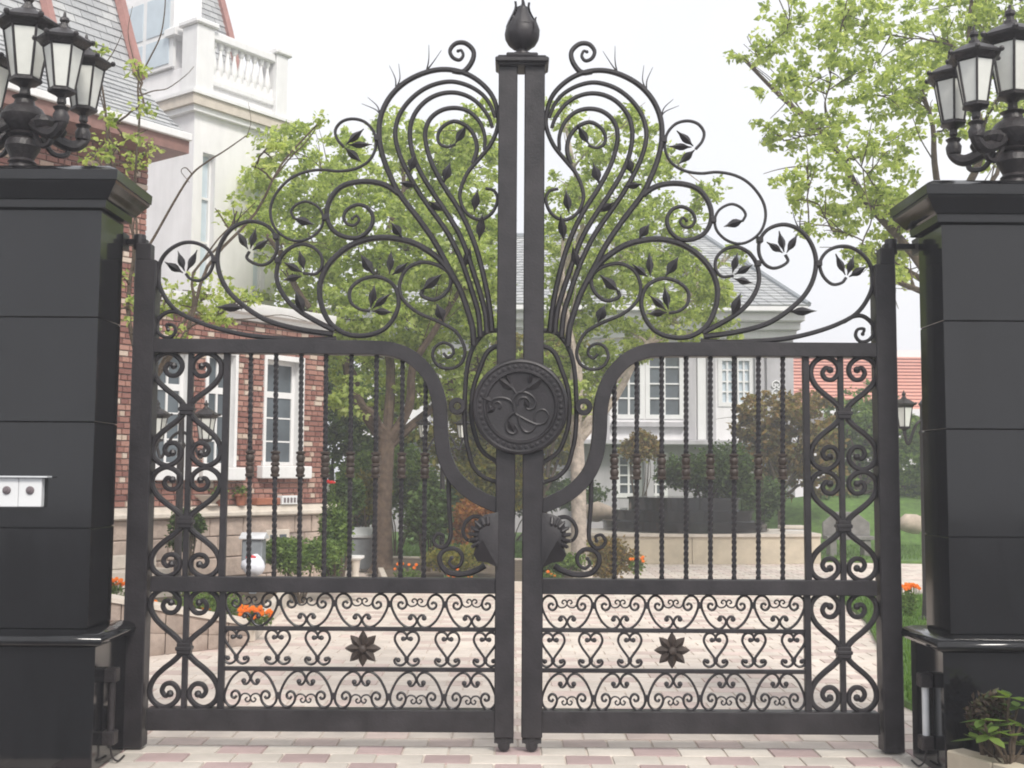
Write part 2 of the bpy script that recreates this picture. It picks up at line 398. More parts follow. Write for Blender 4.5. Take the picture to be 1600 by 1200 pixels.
# ------------------------------------------------------------------ the gate: two leaves of forged iron
BY = Vector((0, 1, 0))
def Rw(px, py):                                   # right leaf: photograph -> gate plane
    p = at(px, py, 0); return Vector((p.x, 0, p.z))
def Lw(px, py):                                   # left leaf: the mirrored pattern, drawn slightly wider as it hangs
    p = at(px, py, 0); x = p.x
    x = -(x-.010) if x < .42 else -(.41+1.04*(x-.42))
    return Vector((x, 0, p.z))
SCROLLS = {   # name -> (points in the photograph, radius start, radius end)
 'A1': ([(887,541),(890,512),(897,488),(907,460),(918,438),(931,413),(950,378),(975,342),(1003,305),(1017,277),(1028,248),(1034,218),(1032,185),(1019,155),(996,131),(965,115),(935,110),(905,116),(880,131),(862,152),(854,178),(854,200),(865,227),(883,250),(900,271),(910,295),(911,314),(901,334),(881,344),(862,334),(853,314),(858,299),(872,295)], .019, .009),
 'A2': ([(877,527),(881,490),(890,460),(900,430),(912,400),(930,365),(953,332),(975,300),(994,265),(1006,235),(1010,208),(1003,180),(985,155),(960,137),(930,129),(903,134),(880,147),(866,164),(858,184)], .017, .011),
 'A3': ([(867,521),(870,490),(878,460),(888,430),(900,395),(913,365),(931,335),(953,302),(972,270),(984,240),(988,208),(982,182),(966,161),(945,149),(922,146),(900,152),(882,165),(868,184),(862,200)], .017, .011),
 'A4': ([(859,518),(862,490),(867,460),(875,425),(885,390),(899,355),(915,325),(934,296),(951,265),(961,238),(965,210),(958,188),(941,174),(919,170),(898,176),(882,192),(874,213),(874,235)], .017, .011),
 'A5': ([(892,256),(886,235),(890,214),(903,198),(922,191),(939,200),(946,214),(943,226),(932,231),(919,227)], .014, .008),
 'B': ([(918,440),(932,418),(950,400),(980,382),(1017,374),(1050,377),(1080,390),(1105,413),(1118,438),(1121,463),(1114,492),(1100,513),(1077,526),(1050,527),(1025,518),(1009,499),(1002,476),(1006,455),(1017,442),(1037,435),(1060,441),(1075,456),(1074,475),(1061,486),(1045,489)], .019, .009),
 'F': ([(966,455),(967,464),(950,470),(935,463),(925,448),(925,432),(935,421),(950,414),(970,412),(990,422),(1000,441),(1000,460),(990,477),(970,492),(942,504),(917,518),(905,536),(901,553),(907,569),(922,577),(940,574),(950,560),(947,545),(935,537),(922,542),(919,553),(927,560),(934,553)], .012, .009),
 'G': ([(1005,305),(1018,295),(1037,288),(1063,287),(1088,294),(1103,309),(1111,329),(1110,348),(1100,365),(1082,374),(1062,374),(1047,361),(1042,343),(1050,328),(1065,323),(1080,330),(1086,342),(1081,353),(1070,355),(1063,347),(1067,340),(1073,345)], .017, .007),
 'H': ([(1087,233),(1097,221),(1100,207),(1091,194),(1075,189),(1057,193),(1044,206),(1039,222),(1041,240),(1051,256),(1070,267),(1095,271),(1120,269),(1145,273),(1166,283),(1183,300),(1194,320),(1196,341),(1189,361),(1174,375),(1155,381),(1135,375),(1120,360),(1117,342),(1125,327),(1142,319),(1157,324),(1165,335),(1160,346)], .009, .008),
 'I': ([(1146,431),(1128,432),(1118,420),(1120,402),(1134,389),(1152,386),(1170,395),(1182,412),(1186,435),(1181,455),(1168,475),(1150,491),(1125,506),(1098,520)], .009, .017),
 'J': ([(1227,398),(1231,408),(1221,416),(1207,419),(1194,412),(1186,396),(1187,376),(1198,360),(1215,352),(1233,352),(1253,362),(1268,382),(1275,407),(1271,435),(1258,460),(1238,480),(1215,497),(1190,509),(1150,519),(1100,526)], .009, .017),
 'K': ([(1322,434),(1315,442),(1300,444),(1286,431),(1281,412),(1290,395),(1307,386),(1327,386),(1347,397),(1360,415),(1364,440),(1356,466),(1338,490),(1312,505),(1280,517),(1240,527),(1200,532),(1140,535),(1095,533)], .009, .016),
 'N': ([(1318,503),(1332,495),(1348,494),(1362,505),(1366,519),(1358,531),(1345,534),(1337,525),(1340,515),(1350,514),(1348,522)], .013, .008),
 'T': ([(925,112),(908,113),(895,97),(893,81),(905,69),(920,69),(929,80),(925,91),(915,95),(909,88),(912,80),(917,81)], .016, .007),
 'C1': ([(848,516),(862,517),(874,523),(887,540),(895,562),(899,590),(901,640),(899,680),(894,705),(886,730),(870,746),(848,754)], .015, .013),
 'C2': ([(848,540),(860,545),(869,555),(877,575),(888,610),(890,650),(884,680),(872,706),(848,723)], .015, .013),
 'D1': ([(924,748),(923,790),(920,830),(922,846),(930,856),(940,855),(946,846),(940,836),(931,838),(932,845)], .014, .008),
 'D2': ([(866,884),(880,892),(900,898),(922,896),(934,884),(936,870),(927,860),(912,859),(902,869),(904,882),(914,888),(922,881),(918,873)], .018, .008),
 'D3': ([(872,809),(885,808),(896,816),(901,830),(896,843),(884,847)], .013, .009),
}
LEAVES = {   # scroll -> leaf ornaments (base, tip, width in px)
 'A1': [((889,333),(884,297),15),((1003,288),(974,293),13)],
 'A2': [((987,272),(979,243),17),((903,420),(894,386),15)],
 'A3': [((958,317),(934,333),14)],
 'A4': [((936,287),(927,255),17),((881,377),(876,335),16)],
 'A5': [((920,227),(902,197),15)],
 'B': [((1041,485),(1014,461),13),((1044,484),(1038,447),14),((1042,489),(1010,491),13),((998,373),(1014,351),17)],
 'F': [((967,456),(937,430),18),((934,504),(945,476),19),((1016,432),(1014,394),13),((1012,433),(988,413),13),((1040,432),(1060,401),18)],
 'H': [((1083,229),(1057,205),14),((1080,231),(1044,230),13),((1085,235),(1059,258),14),((1162,345),(1130,355),15)],
 'I': [((1144,427),(1152,395),13),((1147,430),(1176,414),13),((1147,436),(1176,443),13),((1143,494),(1157,458),17)],
 'J': [((1225,394),(1217,361),13),((1229,395),(1246,366),13),((1222,396),(1197,379),13),((1232,487),(1276,486),15)],
 'K': [((1320,430),(1305,397),13),((1324,430),(1334,399),13),((1326,433),(1354,416),14)],
}
WHISK = [('A1',(964,112),[((955,100),(942,80)),((961,95),(961,72))]),('A1',(1010,141),[((1004,125),(1006,102)),((1011,125),(1020,105))]),
         ('A1',(1033,182),[((1038,168),(1052,155)),((1040,174),(1061,165))]),('J',(1250,359),[((1243,346),(1238,328)),((1250,345),(1253,326))])]
BAND = [(1372,548),(1200,547),(1100,547),(1040,547),(1008,550),(980,562),(957,585),(944,612),(938,640),(936,680),(930,715),(916,745),(890,770),(862,785),(840,793)]
BARX = [960,995,1034,1072,1110,1147,1185,1223]
def band_y(x):
    P = cr([Vector((q[0], q[1], 0)) for q in BAND[:11]], 12)
    best = min(P, key=lambda q: abs(q.x-x)+ (0 if q.y < 620 else 999)); return best.y
def leaf_orn(W, a, t, w, b):
    A, T = W(*a), W(*t); d = T-A; L = d.length; d.normalize()
    s = d.cross(BY).normalized(); w = w*.0041
    rows = [(0,.10),(.16,.30),(.34,.80),(.50,.92),(.66,.66),(.82,.30),(1,.02)]
    i0 = len(b.v); yo = random.uniform(-.02,.0)
    for (u, ww) in rows:
        c = A+d*(L*u); hw = w*.5*ww; lift = -.012-.014*math.sin(u*math.pi)
        b.v += [c-s*hw+BY*yo, c+BY*(lift+yo), c+s*hw+BY*yo, c+BY*(.012+yo)]
    for k in range(len(rows)-1):
        o = i0+k*4
        for q in range(4):
            q2 = (q+1) % 4; b.f.append((o+q, o+q2, o+4+q2, o+4+q)); b.m.append(0)
    b.f.append((i0,i0+1,i0+2,i0+3)); b.m.append(0)
    n = i0+(len(rows)-1)*4; b.f.append((n+3,n+2,n+1,n)); b.m.append(0)
def half_heart(W, cx, cy, sx, sy):
    rel = [(4,-3),(8,-11),(17,-20),(31,-31),(44,-44),(51,-59),(50,-73),(42,-83),(30,-88),(18,-84),(9,-74),(9,-62),(17,-53),(28,-54),(33,-63),(28,-71),(21,-68)]
    return [W(cx+sx*x, cy+sy*y) for x, y in rel]
UP = [(785,372),(786,350),(815,350),(840,385),(836,415),(812,445),(775,458),(730,440),(680,390),(638,312),(621,250),(630,200),(665,166),(705,165),(740,195),(755,240),(741,278),(711,290),(684,270),(686,241),(710,232),(724,249)]
UQ = [(750,210),(765,250),(790,268),(825,262),(845,235),(834,206),(811,203),(800,224),(818,236)]
UP = [((x-845)/5.714, (y-460)/5.714) for x, y in UP]; UQ = [((x-845)/5.714, (y-460)/5.714) for x, y in UQ]
HH = [(560,575),(576,580),(592,552),(570,522),(535,513),(502,533),(488,580),(510,632),(550,687),(580,728),(590,750),(578,786),(542,806),(502,794),(486,766),(500,746),(519,760)]
HH = [((x-592)/5.714, (y-668)/5.714) for x, y in HH]

def twisted_bar(W, x, y0, y1, parent):
    top, bot = W(x, y0), W(x, y1); L = top.z-bot.z; n = int(L/.0125); h = .0165
    b = MB(); i0 = 0
    for k in range(n+1):
        t = k/n; c = bot.lerp(top, t); a = t*L/.15*math.pi*2*.5*2 + .785
        for q in range(4):
            w = a+q*math.pi/2; b.v.append(c+Vector((math.cos(w)*h, math.sin(w)*h, 0)))
        if k:
            o = (k-1)*4
            for q in range(4):
                q2 = (q+1) % 4; b.f.append((o+q,o+q2,o+4+q2,o+4+q)); b.m.append(0)
    bar = b.build('twisted_bar', 'iron', parent, smooth=50)
    c = W(x, 748)
    prof = [(.014,-.008),(.029,-.004),(.030,.008),(.022,.014),(.026,.028),(.029,.042),(.025,.056),(.019,.064),(.028,.068),(.028,.080),(.020,.086),(.025,.098),(.029,.114),(.025,.130),(.019,.136),(.030,.141),(.031,.153),(.014,.158)]
    b = MB(); b.lathe(prof, c, 14); b.build('bead_collar', 'bronze', bar)
    return bar

def gate_leaf(side):
    W = Rw if side > 0 else Lw
    base = W(1384, 1165); base.z = 0
    lab = 'right half of the black iron scroll gate, hung on the darker pillar' if side > 0 else \
          'left half of the black iron scroll gate, carrying the round medallion'
    g = thing('gate_leaf', lab, 'gate', base, group='leaves of the double entrance gate')
    def P(name, b, m='iron', parent=None, **kw): return b.build(name, m, parent or g, **kw)
    def hbar(name, x0, x1, y0, y1, dep, bev=.004):
        a, c = W(x0, y1), W(x1, y0)
        b = MB(); b.box(min(a.x,c.x), max(a.x,c.x), -dep, dep, min(a.z,c.z), max(a.z,c.z)); return P(name, b, bevel=bev)
    # frame
    zt = at(834,108,0).z; sgn = 1 if side > 0 else -1
    z_bot = .09
    xo0, xo1 = W(1370,800).x, W(1402,800).x
    b = MB(); b.box(min(xo0,xo1), max(xo0,xo1), -.062, .062, .012, W(1384,415).z); P('outer_post', b, bevel=.006)
    xa, xb = W(1376,600).x, W(1399,600).x
    b = MB(); b.box(min(xa,xb), max(xa,xb), -.045, .045, W(1384,415).z, W(1384,389).z); P('post_head', b, bevel=.006)
    x0, x1 = (.020, .150) if side > 0 else (-.148, -.026)
    b = MB(); b.box(x0, x1, -.066, .066, z_bot, zt); stile = P('meeting_stile', b, bevel=.006)
    xm = (x0+x1)/2
    b = MB(); b.lathe([(.045,.045),(.05,.05),(.05,.088),(.03,.092)], (xm,0,0), 14); b.box(xm-.06,xm+.06,-.045,.045,.055,.082)
    b.box(xm-.012,xm+.012,-.055,.055,.02,.06)
    ft = P('wheel_bracket', b)
    b = MB()
    for yy in (-.03,.03): b.lathe([(.012,-.014),(.036,-.014),(.038,-.008),(.038,.008),(.036,.014),(.012,.014)], (xm,yy,.038), 16, axis='Y')
    P('roller', b, parent=ft)
    zr = W(1100,1146).z
    a = W(1372,1146); c = W(846,1113)
    b = MB(); b.box(min(a.x,c.x), max(a.x,c.x), -.05, .05, .118, .252); P('bottom_rail', b, bevel=.005)
    zmid = at(1100,917,0).z
    b = MB(); b.box(min(a.x,c.x), max(a.x,c.x), -.046, .046, zmid-.047, zmid+.047); P('middle_rail', b, bevel=.005)
    # S-shaped top rail
    pts = cr([W(*q) for q in BAND], 6)
    b = MB(); n = len(pts); i0 = 0
    for i, p in enumerate(pts):
        t = (pts[min(i+1,n-1)]-pts[max(i-1,0)]).normalized(); s = t.cross(BY).normalized()
        hw = .045
        for (u, v) in ((-1,-1),(1,-1),(1,1),(-1,1)): b.v.append(p+s*(u*hw)+BY*(v*.052))
        if i:
            o = (i-1)*4
            for q in range(4): b.f.append((o+q,o+(q+1)%4,o+4+(q+1)%4,o+4+q)); b.m.append(0)
    b.f.append((0,1,2,3)); b.m.append(0); o = (n-1)*4; b.f.append((o+3,o+2,o+1,o)); b.m.append(0)
    P('curved_top_rail', b, bevel=.004)
    # vertical bars
    for x in BARX: twisted_bar(W, x, band_y(x)+6, 907, g)
    for x, r in ((1263,.020),(1318,.017)):
        for (y0, y1) in ((556,908),(926,1114)):
            p, q = W(x, y1), W(x, y0); b = MB(); b.box(p.x-r, p.x+r, -r, r, p.z, q.z); P('plain_bar', b, bevel=.003)
    # heart scrolls in the narrow side panel
    for cy, H in ((646,1.0),(822,.97),(1019,1.05)):
        for sx in (-1, 1):
            for sy in (-1, 1):
                pt = cr(half_heart(W, 1318, cy, sx, -sy*H), 5); n = len(pt)
                b = MB(); b.tube(pt, [lerp(.019,.015,k/n) for k in range(n)], 8, BY, 1.15); b.ball(pt[-1], .024, 8)
                P('heart_scroll', b)
        c = W(1318, cy); b = MB(); b.box(c.x-.042,c.x+.042,-.033,.033,c.z-.035,c.z+.035); b.box(c.x-.05,c.x+.05,-.038,.038,c.z-.012,c.z+.012)
        P('collar', b, bevel=.005)
    # two thin rails and three rows of small scrolls
    for y in (985.5, 1048.5):
        p, q = W(846,y), W(1263,y); z = at(1050,y,0).z
        b = MB(); b.box(min(p.x,q.x), max(p.x,q.x), -.014, .014, z-.0125, z+.0125); P('thin_rail', b, bevel=.003)
    for row in (0, 1):
        for k in range(5):
            cx = 886+83*k
            b = MB()
            for s in (-1, 1):
                for crv, r in ((UP,.0085),(UQ,.0055)):
                    f = (lambda x, y: W(cx+s*x, 983+y)) if row == 0 else (lambda x, y: W(cx+s*x, 1052-y*1.09))
                    pt = cr([f(x,y) for x, y in crv], 4)
                    b.tube(pt, r, 6, BY, 1.2)
                    if crv is UP: b.ball(pt[0], .017, 8)
            P('fan_scroll', b)
            if k:
                c = W(cx-41.5, 946 if row == 0 else 1091); b = MB(); b.box(c.x-.016,c.x+.016,-.014,.014,c.z-.02,c.z+.02); P('scroll_clip', b, bevel=.003)
    for cx in (864,923,984,1118,1178,1240):
        b = MB()
        for s in (-1, 1):
            pt = cr([W(cx+s*x, 1017+y*1.03) for x, y in HH], 4); b.tube(pt, .0085, 6, BY, 1.2)
            b.ball(pt[0], .016, 8); b.ball(pt[-1], .016, 8)
        c = W(cx, 1031); b.box(c.x-.014,c.x+.014,-.014,.014,c.z-.012,c.z+.012)
        P('small_heart', b)
    fl = W(1050, 1016); b = MB(); b.lathe([(.004,.045),(.022,.038),(.028,.02),(.022,0),(.02,-.02)], fl, 12, axis='Y')
    star = P('star_flower', b, 'bronze')
    for k in range(8):
        a = k*math.pi/4; d = Vector((math.cos(a),0,math.sin(a))); s = Vector((-d.z,0,d.x)); b = MB()
        for (u, w, l) in ((.01,.010,-.012),(.04,.024,-.026),(.07,.027,-.028),(.095,.014,-.018),(.112,.002,-.008)):
            c = fl+d*u; b.v += [c-s*w, c+BY*l, c+s*w, c+BY*.012]
        for q in range(4):
            for e in range(4): b.f.append((q*4+e,q*4+(e+1)%4,q*4+4+(e+1)%4,q*4+4+e)); b.m.append(0)
        b.f.append((0,1,2,3)); b.f.append((19,18,17,16)); b.m += [0,0]
        b.build('petal', 'bronze', star, smooth=40)
    # large scrolls
    for key, (px, r0, r1) in SCROLLS.items():
        pt = cr([W(*q) for q in px], 5); n = len(pt)
        b = MB(); b.tube(pt, [1.13*lerp(r0, r1, (k/n)**1.3) for k in range(n)], 8, BY, 1.2)
        if key not in LEAVES: b.ball(pt[-1], r1*1.7, 8)
        if key in ('C1','C2'): b.v = [p+Vector((0,.02,0)) for p in b.v]
        for kk, root, tips in WHISK:
            if kk == key:
                for (m, t) in tips:
                    w = cr([W(*root), W(*m), W(*t)], 5); b.tube(w, [lerp(.006,.0012,i/len(w)) for i in range(len(w))], 5, BY)
        so = P('scroll', b)
        for (a, t, w) in LEAVES.get(key, []):
            b = MB(); leaf_orn(W, a, t, w, b); b.build('leaf', 'iron', so, smooth=40)
    # tie where ring scrolls touch
    for (x, y) in ((1037,219),(1114,344),(1187,375),(1184,412),(1279,412),(1367,430)):
        c = W(x, y); b = MB(); b.box(c.x-.02,c.x+.02,-.024,.024,c.z-.02,c.z+.02); P('scroll_tie', b, bevel=.006)
    # ring beside the medallion
    c = W(912, 636); b = MB(); k = 20; i0 = 0
    for i in range(k):
        w = 2*math.pi*i/k
        for (r, y) in ((.055,-.03),(.055,.03),(.022,.03),(.022,-.03)): b.v.append(c+Vector((r*math.cos(w), y, r*math.sin(w))))
    for i in range(k):
        for q in range(4): b.f.append((i*4+q, i*4+(q+1)%4, ((i+1)%k)*4+(q+1)%4, ((i+1)%k)*4+q)); b.m.append(0)
    P('spacer_ring', b, bevel=.004)
    # shell leaf under the medallion
    out = [(846,800),(862,803),(874,808),(882,820),(884,836),(880,852),(884,866),(878,876),(862,878),(846,886)]
    w0 = [W(*q) for q in out]
    b = MB(); m = len(w0)
    b.v += [p+Vector((0,-.078,0)) for p in w0]+[p+Vector((0,-.045,0)) for p in w0]; cen = sum(w0, Vector())/m+Vector((0,-.125,0)); b.v.append(cen)
    for i in range(m):
        j = (i+1) % m; b.f.append((i,j,2*m)); b.f.append((i,m+i,m+j,j)); b.m += [0,0]
    b.f.append(tuple(range(2*m-1,m-1,-1))); b.m.append(0)
    sh = P('shell_leaf', b)
    for k in range(7):
        a = math.radians(84-k*19); b = MB(); c0 = W(859,838)+Vector((0,-.085,0))
        d = Vector((math.cos(a)*sgn,0,math.sin(a)))
        b.tube([c0+d*.05, c0+d*.085+Vector((0,-.016,0)), c0+d*.118+Vector((0,-.004,0)), c0+d*.13+Vector((0,.035,0))], [.007,.013,.013,.007], 8)
        b.build('shell_rib', 'iron', sh)
    # hinge arm to the pillar
    p = W(1392, 386); xe = 2.60*sgn
    b = MB(); b.box(min(p.x-.05*sgn, xe), max(p.x-.05*sgn, xe), -.03, .03, p.z-.018, p.z+.018); b.box(min(2.52*sgn,2.60*sgn), max(2.52*sgn,2.60*sgn), -.17, .03, p.z-.05, p.z+.05); b.lathe([(.035,-.05),(.04,-.045),(.04,.045),(.035,.05)], (p.x,0,p.z), 12)
    P('hinge_arm', b, bevel=.003)
    return g, stile
gR, _ = gate_leaf(1)
gL, _ = gate_leaf(-1)
# medallion, cap and finial are fixed to the left leaf
mc = at(813, 637, 0); mc.y = -.066
b = MB(); b.lathe([(.29,-.02),(.300,-.01),(.302,.03),(.294,.046),(.282,.05),(.272,.042),(.236,.042),(.228,.05),(.22,.05),(.212,.036),(.20,.034),(.001,.034)], mc, 56, axis='Y')
med = b.build('medallion', 'iron', gL); tag(med, 'round cast medallion with a vine in relief')
for k in range(44):
    w = 2*math.pi*k/44; b = MB(); b.ball(mc+Vector((.254*math.cos(w), -.042, .254*math.sin(w))), .0135, 8, (1,.6,1)); b.build('bead', 'iron', med)
def mp(x, y): return Vector(at(660+x/5.333, 480+y/5.333, 0)) + Vector((0, mc.y-.036, 0))
vines = [[(575,860),(560,820),(590,780),(650,765),(720,780),(760,830),(770,890),(830,930),(900,965),(960,985),(1020,965),(1045,910),(1015,865),(965,868),(935,905),(930,955)],
         [(640,850),(655,825),(635,800),(605,805),(590,835)],
         [(765,850),(755,790),(790,730),(850,720),(910,750),(940,800),(925,850),(880,860),(850,830)],
         [(790,820),(810,770),(860,765),(890,800)],
         [(785,740),(760,700),(740,670)],[(830,715),(860,690),(890,660)],
         [(775,880),(720,920),(695,980),(710,1040),(760,1060),(790,1030),(770,990)],
         [(800,910),(810,980),(850,1040),(905,1040),(945,990)]]
for vn in vines:
    pt = cr([mp(*q) for q in vn], 5); n = len(pt); b = MB(); b.tube(pt, [lerp(.012,.007,k/n) for k in range(n)], 6, BY, 1.0); b.build('relief_vine', 'iron', med)
for (a, t, w) in (((765,700),(630,600),80),((860,700),(1010,590),85),((590,800),(490,760),65),((610,840),(540,890),50),((760,1040),(720,950),55),((880,850),(850,780),50),((740,670),(690,560),45),((890,660),(900,560),45)):
    A, T = mp(*a), mp(*t); b = MB(); d = (T-A); L = d.length; d.normalize(); s = d.cross(BY).normalized(); hw = w/5.333*.0041*.5
    for (u, ww, l) in ((0,.1,.0),(.25,.8,-.016),(.5,1,-.022),(.75,.6,-.016),(1,.03,-.004)):
        c = A+d*(L*u); b.v += [c-s*hw*ww, c+BY*l, c+s*hw*ww, c+BY*.01]
    for q in range(4):
        for e in range(4): b.f.append((q*4+e,q*4+(e+1)%4,q*4+4+(e+1)%4,q*4+4+e)); b.m.append(0)
    b.f.append((0,1,2,3)); b.f.append((19,18,17,16)); b.m += [0,0]
    b.build('relief_leaf', 'iron', med, smooth=40)
zt = at(834,108,0).z
b = MB(); b.box(-.155,.16,-.10,.10,zt-.005,zt+.012); b.box(-.170,.175,-.115,.115,zt+.012,zt+.045); b.box(-.155,.160,-.10,.10,zt+.045,zt+.06); b.box(-.10,.105,-.08,.08,zt+.06,zt+.085)
capo = b.build('stile_cap', 'iron', gL, bevel=.008)
fb = Vector((.002,0,zt+.085))
b = MB(); b.lathe([(.075,-.005),(.07,.01),(.042,.022),(.036,.04),(.05,.05),(.088,.075),(.108,.11),(.114,.145),(.108,.18),(.088,.22),(.062,.26),(.045,.295),(.037,.325),(.02,.335)], fb, 24)
fin = b.build('finial', 'iron', gL)
for k in range(8):
    a = k*math.pi/4+.2; d = Vector((math.cos(a),math.sin(a),0)); s = Vector((-d.y,d.x,0)); b = MB()
    prof = [(.052,.05,.02),(.088,.08,.03),(.108,.12,.036),(.115,.16,.034),(.106,.195,.026),(.10,.22,.012),(.106,.24,.001)] if k % 2 else [(.10,.19,.034),(.085,.23,.03),(.062,.275,.022),(.047,.31,.016),(.042,.335,.010),(.046,.365,.001)]
    for (r, h, w) in prof: b.v += [fb+d*r-s*w+Vector((0,0,h)), fb+d*(r+.008)+Vector((0,0,h)), fb+d*r+s*w+Vector((0,0,h)), fb+d*(r-.008)+Vector((0,0,h))]
    n = len(prof)
    for q in range(n-1):
        for e in range(4): b.f.append((q*4+e,q*4+(e+1)%4,q*4+4+(e+1)%4,q*4+4+e)); b.m.append(0)
    b.f.append((0,1,2,3)); b.m.append(0)
    b.build('bud_petal', 'iron', fin, smooth=50)
b = MB(); b.tube([fb+Vector((0,0,.33)), fb+Vector((0,0,.40))], .006, 8); b.ball(fb+Vector((0,0,.405)), .017, 10); b.build('tip_ball', 'iron', fin)

# ------------------------------------------------------------------ granite pillars
def pillar(sx, label):
    X0, X1 = 2.50, 3.56; yf, yb = -.55, -.15; dz = .015 if sx < 0 else -.04
    g = thing('gate_pillar', label, 'pillar', (sx*3.0, -.35, 0), group='granite gate pillars')
    def bx(name, x0, x1, y0, y1, z0, z1, m='granite', bev=.006, parent=None):
        b = MB(); a, c = sx*x0, sx*x1; b.box(min(a,c), max(a,c), y0, y1, z0, z1); return b.build(name, m, parent or g, bevel=bev)
    bx('core', X0+.012, X1-.012, yf+.012, yb-.012, .02, 3.24+dz, 'granite_joint', 0)
    zs = [.80, 1.36, 1.99, 2.63, 3.25+dz] if sx > 0 else [.80, 1.38, 2.0, 2.62, 3.25+dz]
    for a, c in zip(zs[:-1], zs[1:]): bx('granite_block', X0, X1, yf, yb, a+.0015, c-.0015, bev=.004)
    bx('plinth_block', X0-.075, X1+.075, yf-.075, yb+.075, 0, .712)
    # rounded ledge
    b = MB()
    prof = [(0,.712),(.085,.712),(.118,.722),(.128,.745),(.118,.772),(.09,.786),(.055,.797),(0,.80)]
    rings = []
    for (o, z) in prof:
        rings.append([(sx*(X0-o), yf-o, z),(sx*(X1+o), yf-o, z),(sx*(X1+o), yb+o, z),(sx*(X0-o), yb+o, z)])
    for r in rings: b.v += [Vector(p) for p in r]
    for k in range(len(rings)-1):
        for q in range(4): b.f.append((k*4+q,k*4+(q+1)%4,k*4+4+(q+1)%4,k*4+4+q)); b.m.append(0)
    b.f.append((0,1,2,3)); b.m.append(0); n = (len(rings)-1)*4; b.f.append((n,n+1,n+2,n+3)); b.m.append(0)
    b.build('ledge', 'granite', g, smooth=50)
    def ring(prof, name):
        b = MB()
        for (o, z) in prof: b.v += [Vector(p) for p in ((sx*(X0-o), yf-o, z+dz),(sx*(X1+o), yf-o, z+dz),(sx*(X1+o), yb+o, z+dz),(sx*(X0-o), yb+o, z+dz))]
        for k in range(len(prof)-1):
            for q in range(4): b.f.append((k*4+q,k*4+(q+1)%4,k*4+4+(q+1)%4,k*4+4+q)); b.m.append(0)
        b.f.append((0,1,2,3)); b.m.append(0); n = (len(prof)-1)*4; b.f.append((n,n+1,n+2,n+3)); b.m.append(0)
        return b.build(name, 'granite', g, smooth=25)
    ring([(0,3.255),(.035,3.256),(.04,3.30),(.055,3.305),(.075,3.33),(.095,3.36),(.118,3.385),(.122,3.40)], 'cap_moulding')
    ring([(.10,3.401),(.13,3.403),(.133,3.46),(.11,3.475),(.06,3.50)], 'cap_slab')
    return g
pillar(-1, 'left black granite gate pillar with two white switch boxes on it')
pillar(1, 'right black granite gate pillar with planted kerb at its foot')

# lantern heads -------------------------------------------------------
def lantern(parent, c, s=1.0, nlab=None, loc=False):
    """six-sided tapered lantern; c = bottom centre of the glass"""
    c = Vector(c); n = 6
    def ringp(r, h, k): w = 2*math.pi*k/n+.26; return c+Vector((r*math.cos(w), r*math.sin(w), h))*s
    b = MB(); b.lathe([(.02,-.10),(.032,-.085),(.028,-.05),(.05,-.03),(.085,-.02),(.095,-.012),(.095,.006),(.07,.01)], (0,0,0), n, rot=.26)
    b.v = [c+p*s for p in b.v]
    head = b.build('lantern', 'lamp_metal', parent, local=loc, smooth=30)
    for k in range(n):
        b = MB(); p = [ringp(.078,.006,k),ringp(.078,.006,k+1),ringp(.128,.30,k+1),ringp(.128,.30,k)]
        cc = sum(p, Vector())/4; q = [x.lerp(cc, .06) for x in p]; ax = (cc-c); ax.z = 0; ax.normalize()
        b.hexa([q[0]-ax*.004*s,q[1]-ax*.004*s,q[1]+ax*.002*s,q[0]+ax*.002*s,q[3]-ax*.004*s,q[2]-ax*.004*s,q[2]+ax*.002*s,q[3]+ax*.002*s])
        b.build('pane', 'lamp_glass', head, local=loc, smooth=0)
        b = MB(); b.tube([ringp(.080,.0,k), ringp(.132,.305,k)], .0085*s, 6); b.build('glazing_bar', 'lamp_metal', head, local=loc)
    b = MB(); b.lathe([(.12,.298),(.145,.30),(.165,.325),(.185,.335),(.19,.35),(.17,.362),(.12,.395),(.07,.42),(.045,.43),(.04,.45),(.028,.455),(.022,.475),(.034,.49),(.03,.51),(.012,.525),(.008,.55),(.001,.555)], (0,0,0), n, rot=.26)
    for k in range(n):
        w = 2*math.pi*k/n+.26; b.ball(Vector((.188*math.cos(w), .188*math.sin(w), .352)), .02, 6)
    b.v = [c+p*s for p in b.v]
    b.build('lantern_roof', 'lamp_metal', head, local=loc, smooth=30)
    return head
